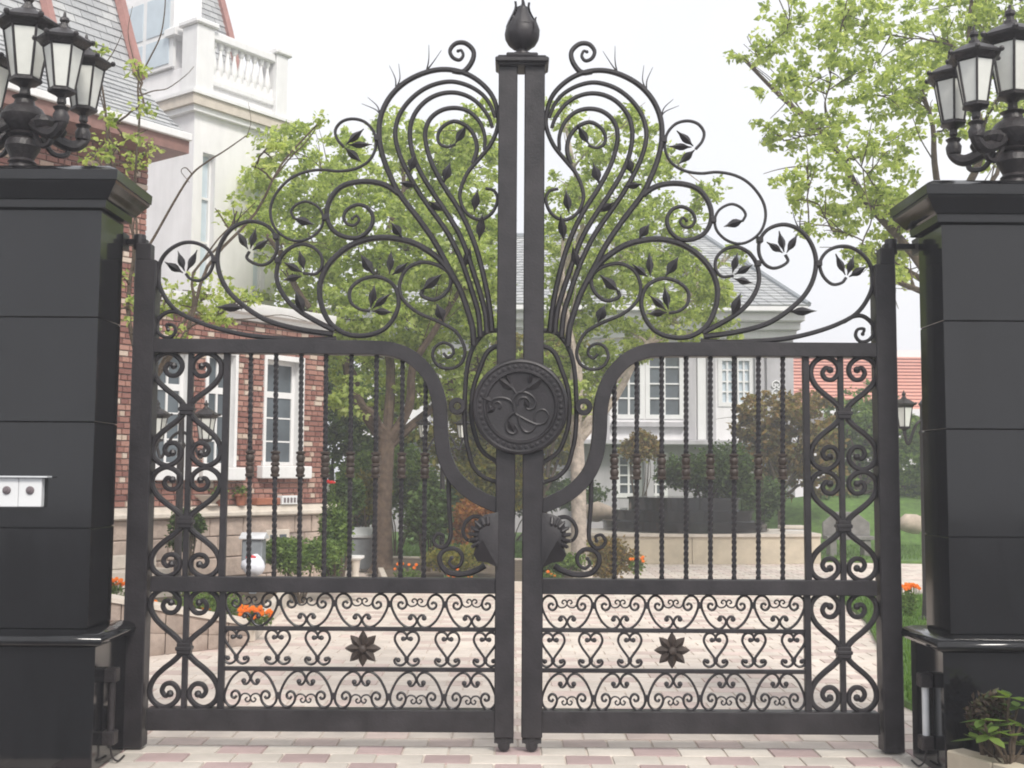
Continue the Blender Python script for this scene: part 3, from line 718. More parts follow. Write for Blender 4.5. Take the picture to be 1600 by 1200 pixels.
def pillar_lamp(sx, label):
    base = Vector((sx*(3.07 if sx < 0 else 3.03), -.35, 3.515 if sx < 0 else 3.46))
    g = thing('pillar_lamp', label, 'lamp', base, group='five-lantern lamps on the gate pillars')
    b = MB(); b.lathe([(.14,0),(.145,.012),(.12,.025),(.085,.04),(.07,.07),(.085,.085),(.068,.105),(.085,.14),(.105,.18),(.095,.22),(.07,.24),(.095,.255),(.07,.275),(.125,.32),(.14,.37),(.11,.42),(.065,.45),(.055,.48),(.075,.495),(.035,.51)], base, 18)
    col_ = b.build('stem', 'lamp_metal', g)
    lantern(g, base+Vector((0,0,.605)), 1.04)
    for k, (dx, dy) in enumerate(((.30,-.18),(.30,.18),(-.30,-.18),(-.30,.18))):
        e = base+Vector((dx,dy,.385))
        b = MB(); pt = cr([base+Vector((dx*.1,dy*.1,.38)), base+Vector((dx*.45,dy*.45,.28)), base+Vector((dx*.8,dy*.8,.23)), base+Vector((dx*1.02,dy*1.02,.28)), e], 6)
        b.tube(pt, [lerp(.045,.03,i/len(pt)) for i in range(len(pt))], 8)
        b.ball(base+Vector((dx*.55,dy*.55,.31)), .055, 8, (1.2,1.2,.9)); b.tube(cr([base+Vector((dx*.3,dy*.3,.26)), base+Vector((dx*.5,dy*.5,.17)), base+Vector((dx*.72,dy*.72,.17)), base+Vector((dx*.75,dy*.75,.215)), base+Vector((dx*.63,dy*.63,.22))],4), .017, 6); b.lathe([(.02,-.12),(.045,-.10),(.05,-.06),(.035,-.03),(.05,-.01),(.03,.0)], e, 10)
        b.build('arm', 'lamp_metal', g)
        lantern(g, e+Vector((0,0,.095)), .88)
    return g
pillar_lamp(-1, 'cluster of five black lanterns standing on the left pillar')
pillar_lamp(1, 'cluster of five black lanterns standing on the right pillar')

# switch boxes on the left pillar
p = at(0, 745, -.55); q = at(72, 792, -.55); yF = -.55
g = thing('switch_box', 'pair of white switch boxes under a thin hood on the left pillar', 'switch box', (q.x-.15, yF, q.z))
b = MB(); b.box(p.x-.02, q.x+.03, yF-.075, yF-.002, p.z-.004, p.z+.006); b.build('hood', 'pale_metal', g, bevel=.002)
for (a, c) in ((-1,33.5),(35,70)):
    A, C = at(a,750,-.55), at(c,792,-.55)
    b = MB(); b.box(A.x, C.x-.003, yF-.05, yF-.002, C.z, p.z-.006); pl = b.build('cover_plate', 'white_plastic', g, bevel=.004)
    cc = Vector(((A.x+C.x)/2, yF-.05, (C.z+p.z)/2+.01)); b = MB(); b.lathe([(.024,0),(.024,.006),(.018,.012),(.008,.013),(.008,.02),(.001,.021)], cc, 14, axis='Y'); b.build('knob', 'dark_knob', pl)

# sensor rods at the pillar feet
for sx, lab in ((-1,'dark sensor rod bracketed to the inner foot of the left pillar'),(1,'pale sensor rod bracketed to the inner foot of the right pillar')):
    x = sx*(2.425-.035); y = -.42
    g = thing('sensor_rod', lab, 'sensor', (x, y, .12), group='sensor rods at the pillar feet')
    b = MB(); b.tube([(x,y,.19),(x,y,.50)], .021, 12); b.build('rod', 'pale_metal' if sx > 0 else 'lamp_metal', g)
    for z in (.16, .52):
        b = MB(); b.box(x-.04, x+.034, y-.04, y+.04, z-.04, z+.04); b.build('bracket', 'lamp_metal', g, bevel=.006)
    b = MB(); b.tube(cr([(x,y,.13),(x-sx*.005,y+.02,.05),(x-sx*.03,y+.05,.012),(x-sx*.02,y+.2,.008)],6), .006, 6); b.build('cable', 'lamp_metal', g)



# ------------------------------------------------------------------ brick and stucco villa on the left
HA = math.radians(53.5)
HO = at(507, 745, 10.6); HO.z = 0
house = thing('brick_villa', 'red brick villa with white windows and a white balustraded tower', 'house', HO, HA)
def hb(name, x0, x1, y0, y1, z0, z1, m, parent=None, bev=0, **kw):
    b = MB(); b.box(x0, x1, y0, y1, z0, z1); return b.build(name, m, parent or house, local=True, bevel=bev, **kw)
WIN = [(-1.23,-.50,1.83,3.40),(-2.29,-1.78,1.80,3.40),(-3.16,-2.60,1.80,3.40)]
def wall_pieces(x0, x1, z0, z1, holes):
    """rectangles of a wall around its openings"""
    xs = sorted({x0, x1, *[v for h in holes for v in h[:2] if x0 < v < x1]}); out = []
    for a, c in zip(xs[:-1], xs[1:]):
        hs = sorted([h for h in holes if h[0] <= a+1e-6 and h[1] >= c-1e-6], key=lambda h: h[2]); z = z0
        for h in hs:
            if h[2] > z: out.append((a, c, z, h[2]))
            z = h[3]
        if z < z1: out.append((a, c, z, z1))
    return out
b = MB()
for (a, c, z, w) in wall_pieces(-7.5, 0, 0, 3.9, WIN): b.box(a, c, .03, .32, z, w)
b.box(-7.5, -3.35, .03, .32, 3.9, 5.95); b.box(-.32, 0, .32, 3.3, 0, 3.9); b.box(-3.65,-3.35,.32,3.3,3.9,5.95)
b.build('wall', 'mortar', house, local=True)
# bricks, each with its own edges; a few pixels wide each, so they are joined
def bricks(x0, x1, z0, z1, holes, seed=3, yf=0.0):
    rnd = random.Random(seed); b = MB(); H = .078; z = z0
    while z < z1-.01:
        x = x0 - rnd.uniform(0, .1)
        while x < x1:
            w = rnd.choice((.085,.10,.12,.16,.20)); a, c = max(x, x0), min(x+w, x1); x += w
            if c-a < .03: continue
            segs = [(a, c)]
            for h in holes:
                if z+H > h[2] and z < h[3]:
                    ns = []
                    for (p, q) in segs:
                        if q <= h[0] or p >= h[1]: ns.append((p, q)); continue
                        if p < h[0]: ns.append((p, h[0]))
                        if q > h[1]: ns.append((h[1], q))
                    segs = ns
            for (p, q) in segs:
                if q-p < .015: continue
                y = yf+rnd.uniform(-.008, .004); e = .006; zt_ = min(z+H, z1)-.008
                n = len(b.v)
                b.v += [Vector(t) for t in ((p+.004,yf+.034,z),(q-.004,yf+.034,z),(q-.004,yf+.034,zt_),(p+.004,yf+.034,zt_),(p+.004+e,y,z+e),(q-.004-e,y,z+e),(q-.004-e,y,zt_-e),(p+.004+e,y,zt_-e))]
                for f in ((4,5,6,7),(0,1,5,4),(1,2,6,5),(2,3,7,6),(3,0,4,7)): b.f.append(tuple(n+i for i in f)); b.m.append(0)
        z += H
    return b
tag(bricks(-5.6, 0, 1.27, 3.9, WIN).build('brickwork', 'brick', house, local=True, smooth=0), kind='stuff')
tag(bricks(-5.6, -3.35, 3.9, 5.95, [], 5).build('brickwork', 'brick', house, local=True, smooth=0), kind='stuff')
bb = bricks(0, 3.3, 1.27, 3.9, [], 9); bb.v = [Vector((-p.y+.0, p.x, p.z)) for p in bb.v]
tag(bb.build('brickwork', 'brick', house, local=True, smooth=0), kind='stuff')
# stone plinth in single blocks
rnd = random.Random(5)
b = MB(); b.box(-7.5, .07, -.07, .05, 0, 1.1); b.box(-.1,.07,.05,3.3,0,1.1); b.build('plinth', 'mortar', house, local=True)
z = 0.0
for hgt in (.28,.27,.29,.26):
    x = -5.2 - rnd.uniform(0, .3)
    while x < .09:
        w = rnd.uniform(.28,.62); c = min(x+w, .09)
        if c-x > .08 and not (x < -.78 and c > -1.28 and .5 < z+hgt/2 < .95):
            hb('stone_block', x+.006, c-.006, -.095-rnd.uniform(0,.02), .0, z+.006, z+hgt-.006, 'stone_warm', bev=.012)
        x = c
    z += hgt
b = MB(); b.prism([(-.16,1.105),(-.185,1.125),(-.185,1.165),(-.16,1.19),(-.11,1.20),(-.10,1.25),(.1,1.26),(.1,1.105)], 0, -7.5, .17); b.build('plinth_ledge', 'stone_ledge', house, local=True, smooth=30)
# basement vent window
f = hb('vent_window', -1.25,-.80,-.12,-.05,.55,.90,'stone_ledge',bev=.01)
hb('pane', -1.18,-1.05,-.128,-.118,.62,.83,'window_glass',f); hb('pane', -1.0,-.87,-.128,-.118,.62,.83,'window_glass',f)
def window(x0, x1, z0, z1, parent, y=0.0, cols=2, rev=.16, transom=.33, sill=True, glass='window_glass', lc=True):
    """white framed window set back in its reveal"""
    def q(name, a, c, d, e, zz, ww, m, par, bev=0):
        b = MB(); b.box(a, c, d, e, zz, ww); return b.build(name, m, par, local=True, bevel=bev)
    t = .055
    b = MB(); b.box(x0-.03,x0+.02,y-.02,y+rev,z0,z1); b.box(x1-.02,x1+.03,y-.02,y+rev,z0,z1); b.box(x0-.03,x1+.03,y-.021,y+rev,z1-.015,z1+.06)
    fr = b.build('window', 'white_paint', parent, local=True)
    zt = z1-transom*(z1-z0)
    b = MB(); y0, y1 = y+rev-.05, y+rev
    b.box(x0+.02,x0+.02+t,y0,y1,z0,z1-.016); b.box(x1-.02-t,x1-.02,y0,y1,z0,z1-.016)
    b.box(x0+.02+t,x1-.02-t,y0+.002,y1,zt-.045,zt+.045); b.box(x0+.02+t,x1-.02-t,y0+.002,y1,z0,z0+t); b.box(x0+.02+t,x1-.02-t,y0+.002,y1,z1-t-.016,z1-.016)
    for k in range(1, cols):
        xm = lerp(x0+.02, x1-.02, k/cols); b.box(xm-.016,xm+.016,y0+.004,y1,z0+t,z1-t-.016)
    for zz in (lerp(z0,zt,.34), lerp(z0,zt,.67)): b.box(x0+.02+t,x1-.02-t,y0+.012,y1-.01,zz-.011,zz+.011)
    b.build('frame', 'white_paint', fr, local=True)
    xs = [lerp(x0+.02, x1-.02, k/cols) for k in range(cols+1)]
    for a, c in zip(xs[:-1], xs[1:]):
        q('pane', a, c, y1-.028, y1-.018, z0, zt, glass, fr); q('pane', a, c, y1-.028, y1-.018, zt, z1, glass, fr)
    if sill: q('sill', x0-.12, x1+.12, y-.13, y+.02, z0-.19, z0-.005, 'white_paint', fr, .012)
    return fr
for k, (x0, x1, z0, z1) in enumerate(WIN): window(x0, x1, z0, z1, house, cols=2, rev=.20 if k == 0 else .14)
hb('room_back', -7.4, -.34, .7, .74, .0, 3.85, 'stucco_grey'); hb('room_floor', -7.4,-.34,.33,.7,1.5,1.55,'stucco_grey')
# cornice and flat roof of the low wing
b = MB(); b.prism([(.0,3.905),(-.08,3.905),(-.10,3.97),(-.17,4.0),(-.20,4.09),(-.20,4.14),(0,4.15)], 0, -3.34, .0); b.build('cornice', 'white_paint', house, local=True, smooth=30)
hb('wing_roof', -3.34, .05, .002, 3.35, 3.91, 4.10, 'stucco')
# upper block: fascia, soffit, slate mansard
b = MB(); b.prism([(-.5,5.94),(-.5,6.19),(-.44,6.19),(-.44,5.98),(.32,5.98),(.32,5.94)], 0, -7.5, -3.13); b.build('eave_board', 'brown_board', house, local=True, smooth=0)
hb('eave_end', -3.128, -3.09, -.5, 3.0, 5.94, 6.185, 'brown_board')
hb('gutter', -7.5, -3.08, -.56, -.5, 6.10, 6.20, 'white_paint', bev=.01)
RP = [(-.5,6.20),(0.0,6.60),(.5,7.09),(.75,7.65),(1.0,8.25),(1.22,8.85),(1.42,9.45),(1.6,10.1)]
b = MB(); b.prism(RP+[(3.2,10.1),(3.2,6.2)], 0, -7.5, -3.2); b.build('roof_deck', 'slate', house, local=True, smooth=0)
def slates(P, x0, x1, ccw, sw, seed, lift=.012):
    """overlapping slates laid along the profile P (y, z)"""
    rnd = random.Random(seed); b = MB(); L = 0; seg = []
    for a, c in zip(P[:-1], P[1:]):
        l = math.hypot(c[0]-a[0], c[1]-a[1]); seg.append((L, l, a, c)); L += l
    def pt(s):
        s = min(max(s, 0), L-1e-6)
        for (s0, l, a, c) in seg:
            if s <= s0+l: t = (s-s0)/l; return Vector((0, lerp(a[0],c[0],t), lerp(a[1],c[1],t))), Vector((0, -(c[1]-a[1])/l, (c[0]-a[0])/l))
    s = 0; r = 0
    while s < L-.02:
        x = x0 - (sw/2 if r % 2 else 0)
        p0, n0 = pt(s); p1, n1 = pt(s+ccw*1.05)
        while x < x1:
            a, c = max(x, x0)+.004, min(x+sw, x1)-.004; x += sw
            if c-a < .04: continue
            h = lift+rnd.uniform(0,.008); n = len(b.v)
            for (xx, p, nn, hh) in ((a,p0,n0,0),(c,p0,n0,0),(c,p1,n1,.001),(a,p1,n1,.001),(a,p0,n0,h+.012),(c,p0,n0,h+.012),(c,p1,n1,.010),(a,p1,n1,.010)):
                b.v.append(p+nn*hh+Vector((xx,0,0)))
            for f in ((4,5,6,7),(0,1,5,4),(1,2,6,5),(3,0,4,7)): b.f.append(tuple(n+i for i in f)); b.m.append(0)
        s += ccw; r += 1
    return b
tag(slates(RP, -7.5, -3.2, .135, .24, 2).build('slates', 'slate', house, local=True, smooth=0, fix=False), kind='stuff')
for x in (-3.20, -4.45):
    b = MB(); b.tube([(x, p[0]-.03, p[1]+.05) for p in RP[2:]], .085, 6); b.build('verge_board', 'red_board', house, local=True)
# white tower with terrace
TX0, TX1, TY0, TY1 = 0.0, 1.92, 3.37, 7.0
HT = [(.20,.48,4.2,7.35),(1.40,1.68,4.4,7.2)]
b = MB()
for (a, c, z, w) in wall_pieces(TX0, TX1, 0, 8.9, HT): b.box(a, c, TY0, TY0+.25, z, w)
b.box(TX0, TX0+.25, TY0+.25, TY1, 0, 8.9); b.box(TX1-.25, TX1, TY0+.25, TY1, 0, 8.9)
b.build('tower_wall', 'stucco', house, local=True)
hb('terrace_floor', TX0+.25, TX1-.25, TY0+.25, TY1, 8.5, 8.7, 'stucco')
for h in HT:
    fr = hb('window', h[0], h[1], TY0+.17, TY0+.20, h[2], h[3], 'blind'); b = MB()
    b.box(h[0], h[0]+.04, TY0+.12, TY0+.17, h[2], h[3]); b.box(h[1]-.04, h[1], TY0+.12, TY0+.17, h[2], h[3])
    for k in range(5): zz = lerp(h[2], h[3], k/4); b.box(h[0]+.04, h[1]-.04, TY0+.125, TY0+.168, zz-.02, zz+.02)
    b.build('frame', 'white_paint', fr, local=True)
def band_around(name, o, z0, z1, m='white_paint'):
    b = MB(); b.box(TX0-o, TX1+o, TY0-o, TY0+.01, z0, z1); b.box(TX0-o, TX0+.01, TY0+.01, TY1, z0, z1); b.box(TX1-.01, TX1+o, TY0+.01, TY1, z0, z1)
    return b.build(name, m, house, local=True)
band_around('string_course', .10, 8.02, 8.12); band_around('cornice', .16, 8.122, 8.30, 'stone_ledge'); band_around('cornice_lip', .20, 8.302, 8.36)
# balustrade
hb('pedestal', TX0-.08, TX0+.30, TY0-.12, TY0+.30, 8.36, 9.57, 'white_paint', bev=.01)
hb('pedestal', TX1-.16, TX1+.12, TY0-.12, TY0+.30, 8.36, 9.57, 'white_paint', bev=.01)
hb('pedestal_cap', TX0-.14, TX0+.36, TY0-.18, TY0+.36, 9.572, 9.67, 'white_paint', bev=.02)
hb('pedestal_cap', TX1-.22, TX1+.18, TY0-.18, TY0+.36, 9.572, 9.67, 'white_paint', bev=.02)
hb('handrail', TX0+.302, TX1-.162, TY0-.09, TY0+.16, 9.40, 9.56, 'white_paint', bev=.02)
hb('bottom_rail', TX0+.302, TX1-.162, TY0-.06, TY0+.13, 8.58, 8.68, 'white_paint', bev=.01)
b = MB(); b.lathe([(.055,0),(.055,.05),(.03,.08),(.06,.17),(.072,.23),(.05,.34),(.03,.42),(.028,.48),(.045,.50),(.055,.53),(.055,.58)], (0,0,0), 12)
bm_ = b.mesh('baluster', 'white_paint')
for k in range(9):
    o = bpy.data.objects.new('baluster', bm_); col.objects.link(o); o.parent = house; o.location = (lerp(TX0+.40, TX1-.26, k/8), TY0+.035, 8.68); o.scale = (1,1,1.25)
# attic storey behind the terrace
DP = [(4.25,8.9),(4.45,9.6),(4.68,10.3),(4.95,11.0),(5.25,11.8)]
b = MB(); b.prism(DP+[(7,11.8),(7,8.9)], 0, .70, 1.72); b.build('attic_roof', 'slate', house, local=True, smooth=0)
tag(slates(DP, .70, 1.72, .14, .22, 8).build('slates', 'slate', house, local=True, smooth=0, fix=False), kind='stuff')
for x in (.67, 1.75):
    b = MB(); b.tube([(x, p[0]-.03, p[1]) for p in DP], .09, 4); b.build('verge_board', 'red_board', house, local=True)
hb('attic_wall', .02, .62, 4.05, 7, 8.9, 12.0, 'stucco')
b = MB(); b.prism([(3.95,8.95),(5.6,8.95),(5.6,10.4),(3.95,10.4)], 0, -.06, .0); aw = b.build('window', 'white_paint', house, local=True)
for (a, c) in ((4.06,4.72),(4.84,5.5)):
    for (z, w) in ((9.02,9.5),(9.6,10.3)): hb('pane', -.075, -.062, a, c, z, w, 'blind', aw)
b = MB(); b.prism([(x, 9.6+.22*math.sin((x+.15)/.85*math.pi)) for x in [-.15+i*.085 for i in range(11)]]+[(.70,9.48),(-.15,9.48)], 1, 3.8, 4.1); b.build('window_hood', 'white_paint', house, local=True)
# front steps
for k in range(4): hb('step', -4.6, -3.3, -1.25+k*.3, -.19, k*.17, k*.17+.165, 'stone_ledge', bev=.01)

# things on the villa
def flower_pot(loc, label, r=.09, m='leaf_mid'):
    g = thing('flower_pot', label, 'flower pot', loc, group='potted plants on the villa')
    b = MB(); b.lathe([(r*.65,0),(r*.95,r*1.5),(r*1.1,r*1.52),(r*1.1,r*1.85),(r*.9,r*1.85),(r*.88,r*1.6),(.001,r*1.6)], loc, 12); b.build('pot', 'terracotta', g)
    b = MB(); rnd = random.Random(int(loc[0]*1000)); c = Vector(loc)+Vector((0,0,r*2.2))
    leaves(b, rnd, c, (r*1.5,r*1.5,r*1.1), 140, r*.55); b.build('foliage', m, g, fix=False, smooth=0)
def leaves(b, rnd, c, rad, n, size, droop=.3, shell=.45):
    c = Vector(c)
    for _ in range(n):
        d = Vector((rnd.gauss(0,1), rnd.gauss(0,1), rnd.gauss(0,1))); d.normalize()
        r = (shell+(1-shell)*rnd.random()**.6)*rnd.uniform(.75,1.08)
        p = c+Vector((d.x*rad[0], d.y*rad[1], d.z*rad[2]))*r
        a = Vector((rnd.gauss(0,1), rnd.gauss(0,1), rnd.gauss(0,.7)-droop)).normalized()
        s = a.cross(Vector((rnd.gauss(0,1), rnd.gauss(0,1), rnd.gauss(0,1)))).normalized()
        nn = a.cross(s); L = size*rnd.uniform(.45,1.4); w = L*.30
        i = len(b.v)
        b.v += [p, p+a*(L*.45)+s*w-nn*w*.4, p+a*L, p+a*(L*.45)-s*w-nn*w*.4]
        b.f += [(i,i+1,i+2),(i,i+2,i+3)]; b.m += [0,0]
HM = Matrix.Translation(HO) @ Matrix.Rotation(HA, 4, 'Z')
def hw(x, y, z): return HM @ Vector((x, y, z))
flower_pot(hw(-1.72,-.1,1.26), 'terracotta pot with green plant on the plinth ledge, right of the double lamp')
flower_pot(hw(-2.10,-.1,1.26), 'terracotta pot with green plant on the plinth ledge, below the second window', .085)
flower_pot(hw(-4.0,-.1,1.26), 'terracotta pot on the plinth ledge seen beside the left gate post', .08)
up = hw(-1.95,-.05,1.26)
# trough of red flowers on the ledge
t0 = hw(-1.42,-.06,1.26); g = thing('flower_trough', 'long red trough on the villa ledge under the narrow window', 'trough', t0, HA)
b = MB(); b.box(-.02,.42,-.07,.07,.0,.10); b.build('trough', 'terracotta', g, local=True, bevel=.01)
t1 = hw(-.98,-.08,1.26); g = thing('white_planter', 'white slotted planter box on the villa ledge near the corner', 'planter', t1, HA)
b = MB(); b.box(.0,.36,-.06,.06,.0,.13); b.build('box', 'white_plastic', g, local=True, bevel=.008)
for k in range(5):
    b = MB(); b.box(.03+k*.065,.065+k*.065,-.068,-.058,.03,.10); b.build('slot', 'dark_knob', g, local=True)
t2 = hw(-2.25,-.06,1.26); g = thing('stone_urn', 'squat white stone bowl on the villa ledge', 'urn', t2)
b = MB(); b.lathe([(.12,0),(.13,.02),(.09,.04),(.11,.07),(.20,.13),(.22,.15),(.20,.155),(.001,.12)], t2, 18); b.build('bowl', 'stone_ledge', g)

# ------------------------------------------------------------------ white house behind, on the right
YH = 27.6
def gx(px, Y): return at(px, 745, Y).x
def gz(py, Y, px=1100): return at(px, py, Y).z
WX0, WX1 = gx(560,YH), gx(1242,YH)
house2 = thing('white_house', 'white two-storey house with grey hipped roof behind the planter', 'house', ((WX0+WX1)/2, YH, 0))
O2 = Vector(((WX0+WX1)/2, YH, 0))
def h2(name, x0, x1, y0, y1, z0, z1, m, parent=None, bev=0):
    b = MB(); b.box(x0, x1, y0, y1, z0, z1); return b.build(name, m, parent or house2, bevel=bev)
ZE = gz(512,YH); ZS = gz(690,YH)
holes = []
for (a, c, t, bt) in ((962,1004,548,652),(1012,1066,548,652),(1126,1150,560,632),(1152,1176,560,632),(690,722,560,650),(790,830,560,650)):
    holes.append((gx(a,YH), gx(c,YH), gz(bt,YH), gz(t,YH)))
for (a, c, t, bt) in ((965,1000,712,775),(1010,1040,712,775)): holes.append((gx(a,YH), gx(c,YH), gz(bt,YH), gz(t,YH)))
b = MB()
lw = MB()
for (a, c, z, w) in wall_pieces(WX0, WX1, 0, ZS-.1, [h for h in holes if h[3] < ZS]): lw.box(a, c, YH, YH+.25, z, w)
lw.build('lower_wall', 'stucco_grey', house2)  # shade under the balcony painted into the wall colour as grey stucco
for (a, c, z, w) in wall_pieces(WX0, WX1, ZS-.1, ZE, [h for h in holes if h[2] > ZS-.1]): b.box(a, c, YH, YH+.25, z, w)
b.box(WX0, WX0+.25, YH+.25, YH+9, 0, ZE); b.box(WX1-.25, WX1, YH+.25, YH+9, 0, ZE); b.box(WX0+.25,WX1-.25,YH+1.6,YH+1.7,0,ZE)
b.build('wall', 'stucco', house2)
def win2(x0, x1, z0, z1, glass='window_glass', split=True):
    t = .07; b = MB(); y = YH+.02
    b.box(x0-.06,x0+t,y-.05,y+.1,z0-.06,z1+.08); b.box(x1-t,x1+.06,y-.05,y+.1,z0-.06,z1+.08); b.box(x0+t,x1-t,y-.052,y+.1,z1-t,z1+.08); b.box(x0+t,x1-t,y-.052,y+.1,z0-.06,z0+t)
    f = b.build('window', 'white_paint', house2); b = MB(); xm = (x0+x1)/2
    b.box(xm-.03,xm+.03,y,y+.06,z0+t,z1-t)
    for k in ((.28,.5,.75) if split else (.4,.8)): z = lerp(z0,z1,k); b.box(x0+t,x1-t,y+.005,y+.055,z-.022,z+.022)
    b.build('glazing_bars', 'white_paint', f)
    for (a, c) in ((x0+t,xm-.03),(xm+.03,x1-t)):
        b = MB(); b.box(a, c, y+.06, y+.075, z0+t, z1-t); b.build('pane', glass, f)
for k, h in enumerate(holes): win2(*h, glass='blind' if k in (2,3) else 'window_glass')
for (a, c, m) in ((1072,1086,'stucco_grey'),(1106,1118,'stucco_grey'),(1180,1194,'stucco_grey'),(1198,1240,'stucco_grey'),(938,952,'stucco_grey'),(728,744,'stucco_grey'),(672,684,'stucco_grey')):
    h2('pilaster', gx(a,YH), gx(c,YH), YH-.16, YH+.01, ZS+.05, ZE-.02, m, bev=.01)
h2('pilaster', gx(1090,YH), gx(1103,YH), YH-.10, YH+.01, ZS+.05, ZE-.02, 'white_paint', bev=.01)
h2('balcony_slab', WX0, WX1+.1, YH-.7, YH+.02, ZS-.12, ZS+.03, 'stucco_grey', bev=.02)
h2('window_ledge', gx(955,YH), gx(1070,YH), YH-.22, YH+.01, gz(668,YH), gz(660,YH), 'stucco_grey', bev=.01)
for k in range(7):
    x = lerp(WX0+.4, WX1-.3, k/6); h2('column', x-.13, x+.13, YH-.62, YH-.36, 0, ZS-.125, 'stucco_grey', bev=.02)
for (o, a, c, m) in ((.30,ZE-.35,ZE-.12,'white_paint'),(.60,ZE-.118,ZE+.10,'white_paint'),(.95,ZE+.102,ZE+.34,'stucco'),(1.2,ZE+.342,ZE+.50,'white_paint')):
    h2('cornice', WX0-o, WX1+o*.15, YH-o, YH+9+o, a, c, m, bev=.02)
zr0 = ZE+.50; zr1 = gz(372,YH+4.5)
xa, xb, ya, yb = WX0-1.2, WX1+.18, YH-1.2, YH+10.2
xr0, xr1 = WX0+3.5, gx(1105, YH+4.5)
b = MB(); ym = YH+4.5
Q = [Vector(p) for p in ((xa,ya,zr0),(xb,ya,zr0),(xb,yb,zr0),(xa,yb,zr0),(xr0,ym,zr1),(xr1,ym,zr1))]
b.v = Q; b.f = [(0,1,5,4),(1,2,5),(2,3,4,5),(3,0,4),(3,2,1,0)]; b.m = [0]*5
rf = b.build('roof', 'slate', house2, smooth=0)
# roof courses
b = MB(); rnd = random.Random(4)
nc = 26
for k in range(nc):
    t0, t1 = k/nc, (k+1.06)/nc
    A, B = Q[0].lerp(Q[4], t0), Q[1].lerp(Q[5], t0); C, D = Q[1].lerp(Q[5], min(t1,1)), Q[0].lerp(Q[4], min(t1,1))
    m = int((B-A).length/.36); n = Vector((0,-(zr1-zr0),(ym-ya))).normalized(); n = Vector((0,-n.y if n.y>0 else n.y,abs(n.z)))
    for j in range(m):
        u0, u1 = (j+.03)/m, (j+.97)/m; h = .035+rnd.uniform(0,.02)
        p = [A.lerp(B,u0)+n*h, A.lerp(B,u1)+n*h, D.lerp(C,u1)+n*.012, D.lerp(C,u0)+n*.012]; i = len(b.v)
        b.v += p+[A.lerp(B,u0), A.lerp(B,u1)]; b.f += [(i,i+1,i+2,i+3),(i+4,i+5,i+1,i)]; b.m += [0,0]
tag(b.build('roof_tiles', 'slate', house2, smooth=0, fix=False), kind='stuff')
for (p, q) in ((Q[1],Q[5]),(Q[0],Q[4]),(Q[4],Q[5])):
    b = MB(); b.tube([p+Vector((0,0,.05)), q+Vector((0,0,.05))], .09, 6); b.build('ridge_tile', 'grey_metal', house2)
c = at(1213,605,YH-.19); b = MB()
for (s, dz) in ((1,0),(-1,0),(1,-.25),(-1,-.25)):
    b.tube(cr([c+Vector((s*x*.9,0,z*.9+dz)) for x, z in ((.0,.22),(.10,.16),(.14,.05),(.07,-.02),(.03,.06),(.08,.09))],5), .022, 6, BY)
b.build('wall_ornament', 'white_paint', house2)

# far house with a salmon roof
YF = 58
a0, a1 = gx(1195,YF), gx(1520,YF); zE, zR = gz(640,YF,1300), gz(560,YF+4,1300)
house3 = thing('salmon_roof_house', 'distant house with plain salmon-pink roof and white eaves', 'house', ((a0+a1)/2, YF, 0))
b = MB(); b.box(a0+.6, a1-.6, YF+.6, YF+9, 0, zE); b.build('wall', 'stucco', house3)
b = MB(); b.prism([(YF,zE),(YF+5,zR+.3),(YF+10,zE)], 0, a0, a1); b.build('roof', 'salmon', house3, smooth=0)
for k in range(16):
    t = k/16; y_ = lerp(YF-.1,YF+4.75,t); z_ = lerp(zE,zR+.28,t); b = MB(); b.box(a0,a1,y_,y_+.28,z_+.02,z_+.10); b.build('tile_course', 'salmon', house3)
b = MB(); b.box(a0-.2,a1,YF-.25,YF+.0,zE-.35,zE+.05); b.build('eave', 'white_paint', house3)
b = MB(); b.box(a0-.2,a1,YF+4.8,YF+5.2,zR+.15,zR+.6); b.build('ridge_cap', 'white_paint', house3)

# ------------------------------------------------------------------ garden masonry
# pale curved terrace wall with the tiered granite planter
YW = 15.6
xl, xr = gx(872,YW), gx(1290,YW)
g = thing('terrace_wall', 'low pale stone terrace wall in front of the black tiered planter', 'wall', ((xl+xr)/2, YW, 0))
zc = .59
n = 4; arc = [Vector((lerp(xl,xr,k/n), YW+.55*((k/n-.45)*1.6)**2, 0)) for k in range(n+1)]
for k in range(n):
    a, c = arc[k], arc[k+1]; b = MB(); o = Vector((0,2.2,0)); e = (c-a).normalized()*.004
    b.hexa([a+e,c-e,c-e+o,a+e+o]+[p+Vector((0,0,zc-.06)) for p in (a+e,c-e,c-e+o,a+e+o)]); b.build('stone_panel', 'stone_pale', g, bevel=.006)
    b = MB(); f = Vector((0,-.05,0)); b.hexa([p+Vector((0,0,zc-.058)) for p in (a+f,c+f,c+o,a+o)]+[p+Vector((0,0,zc)) for p in (a+f,c+f,c+o,a+o)]); b.build('coping', 'stone_ledge', g)
pc = at(1070, 820, 17.3); pc.z = .60
g = thing('tiered_planter', 'round stepped planter of polished black granite on the terrace', 'planter', pc)
R3 = [(1.72,.60,.80),(1.48,.802,1.02),(1.18,1.022,1.28)]
for k, (r, z0, z1) in enumerate(R3):
    b = MB(); pr = [(r,z0),(r,z1-.05),(r+.03,z1-.045),(r+.03,z1)]
    b.lathe(pr+[(.02,z1)], (pc.x,pc.y,0), 28); b.build('tier', 'granite', g, smooth=25)
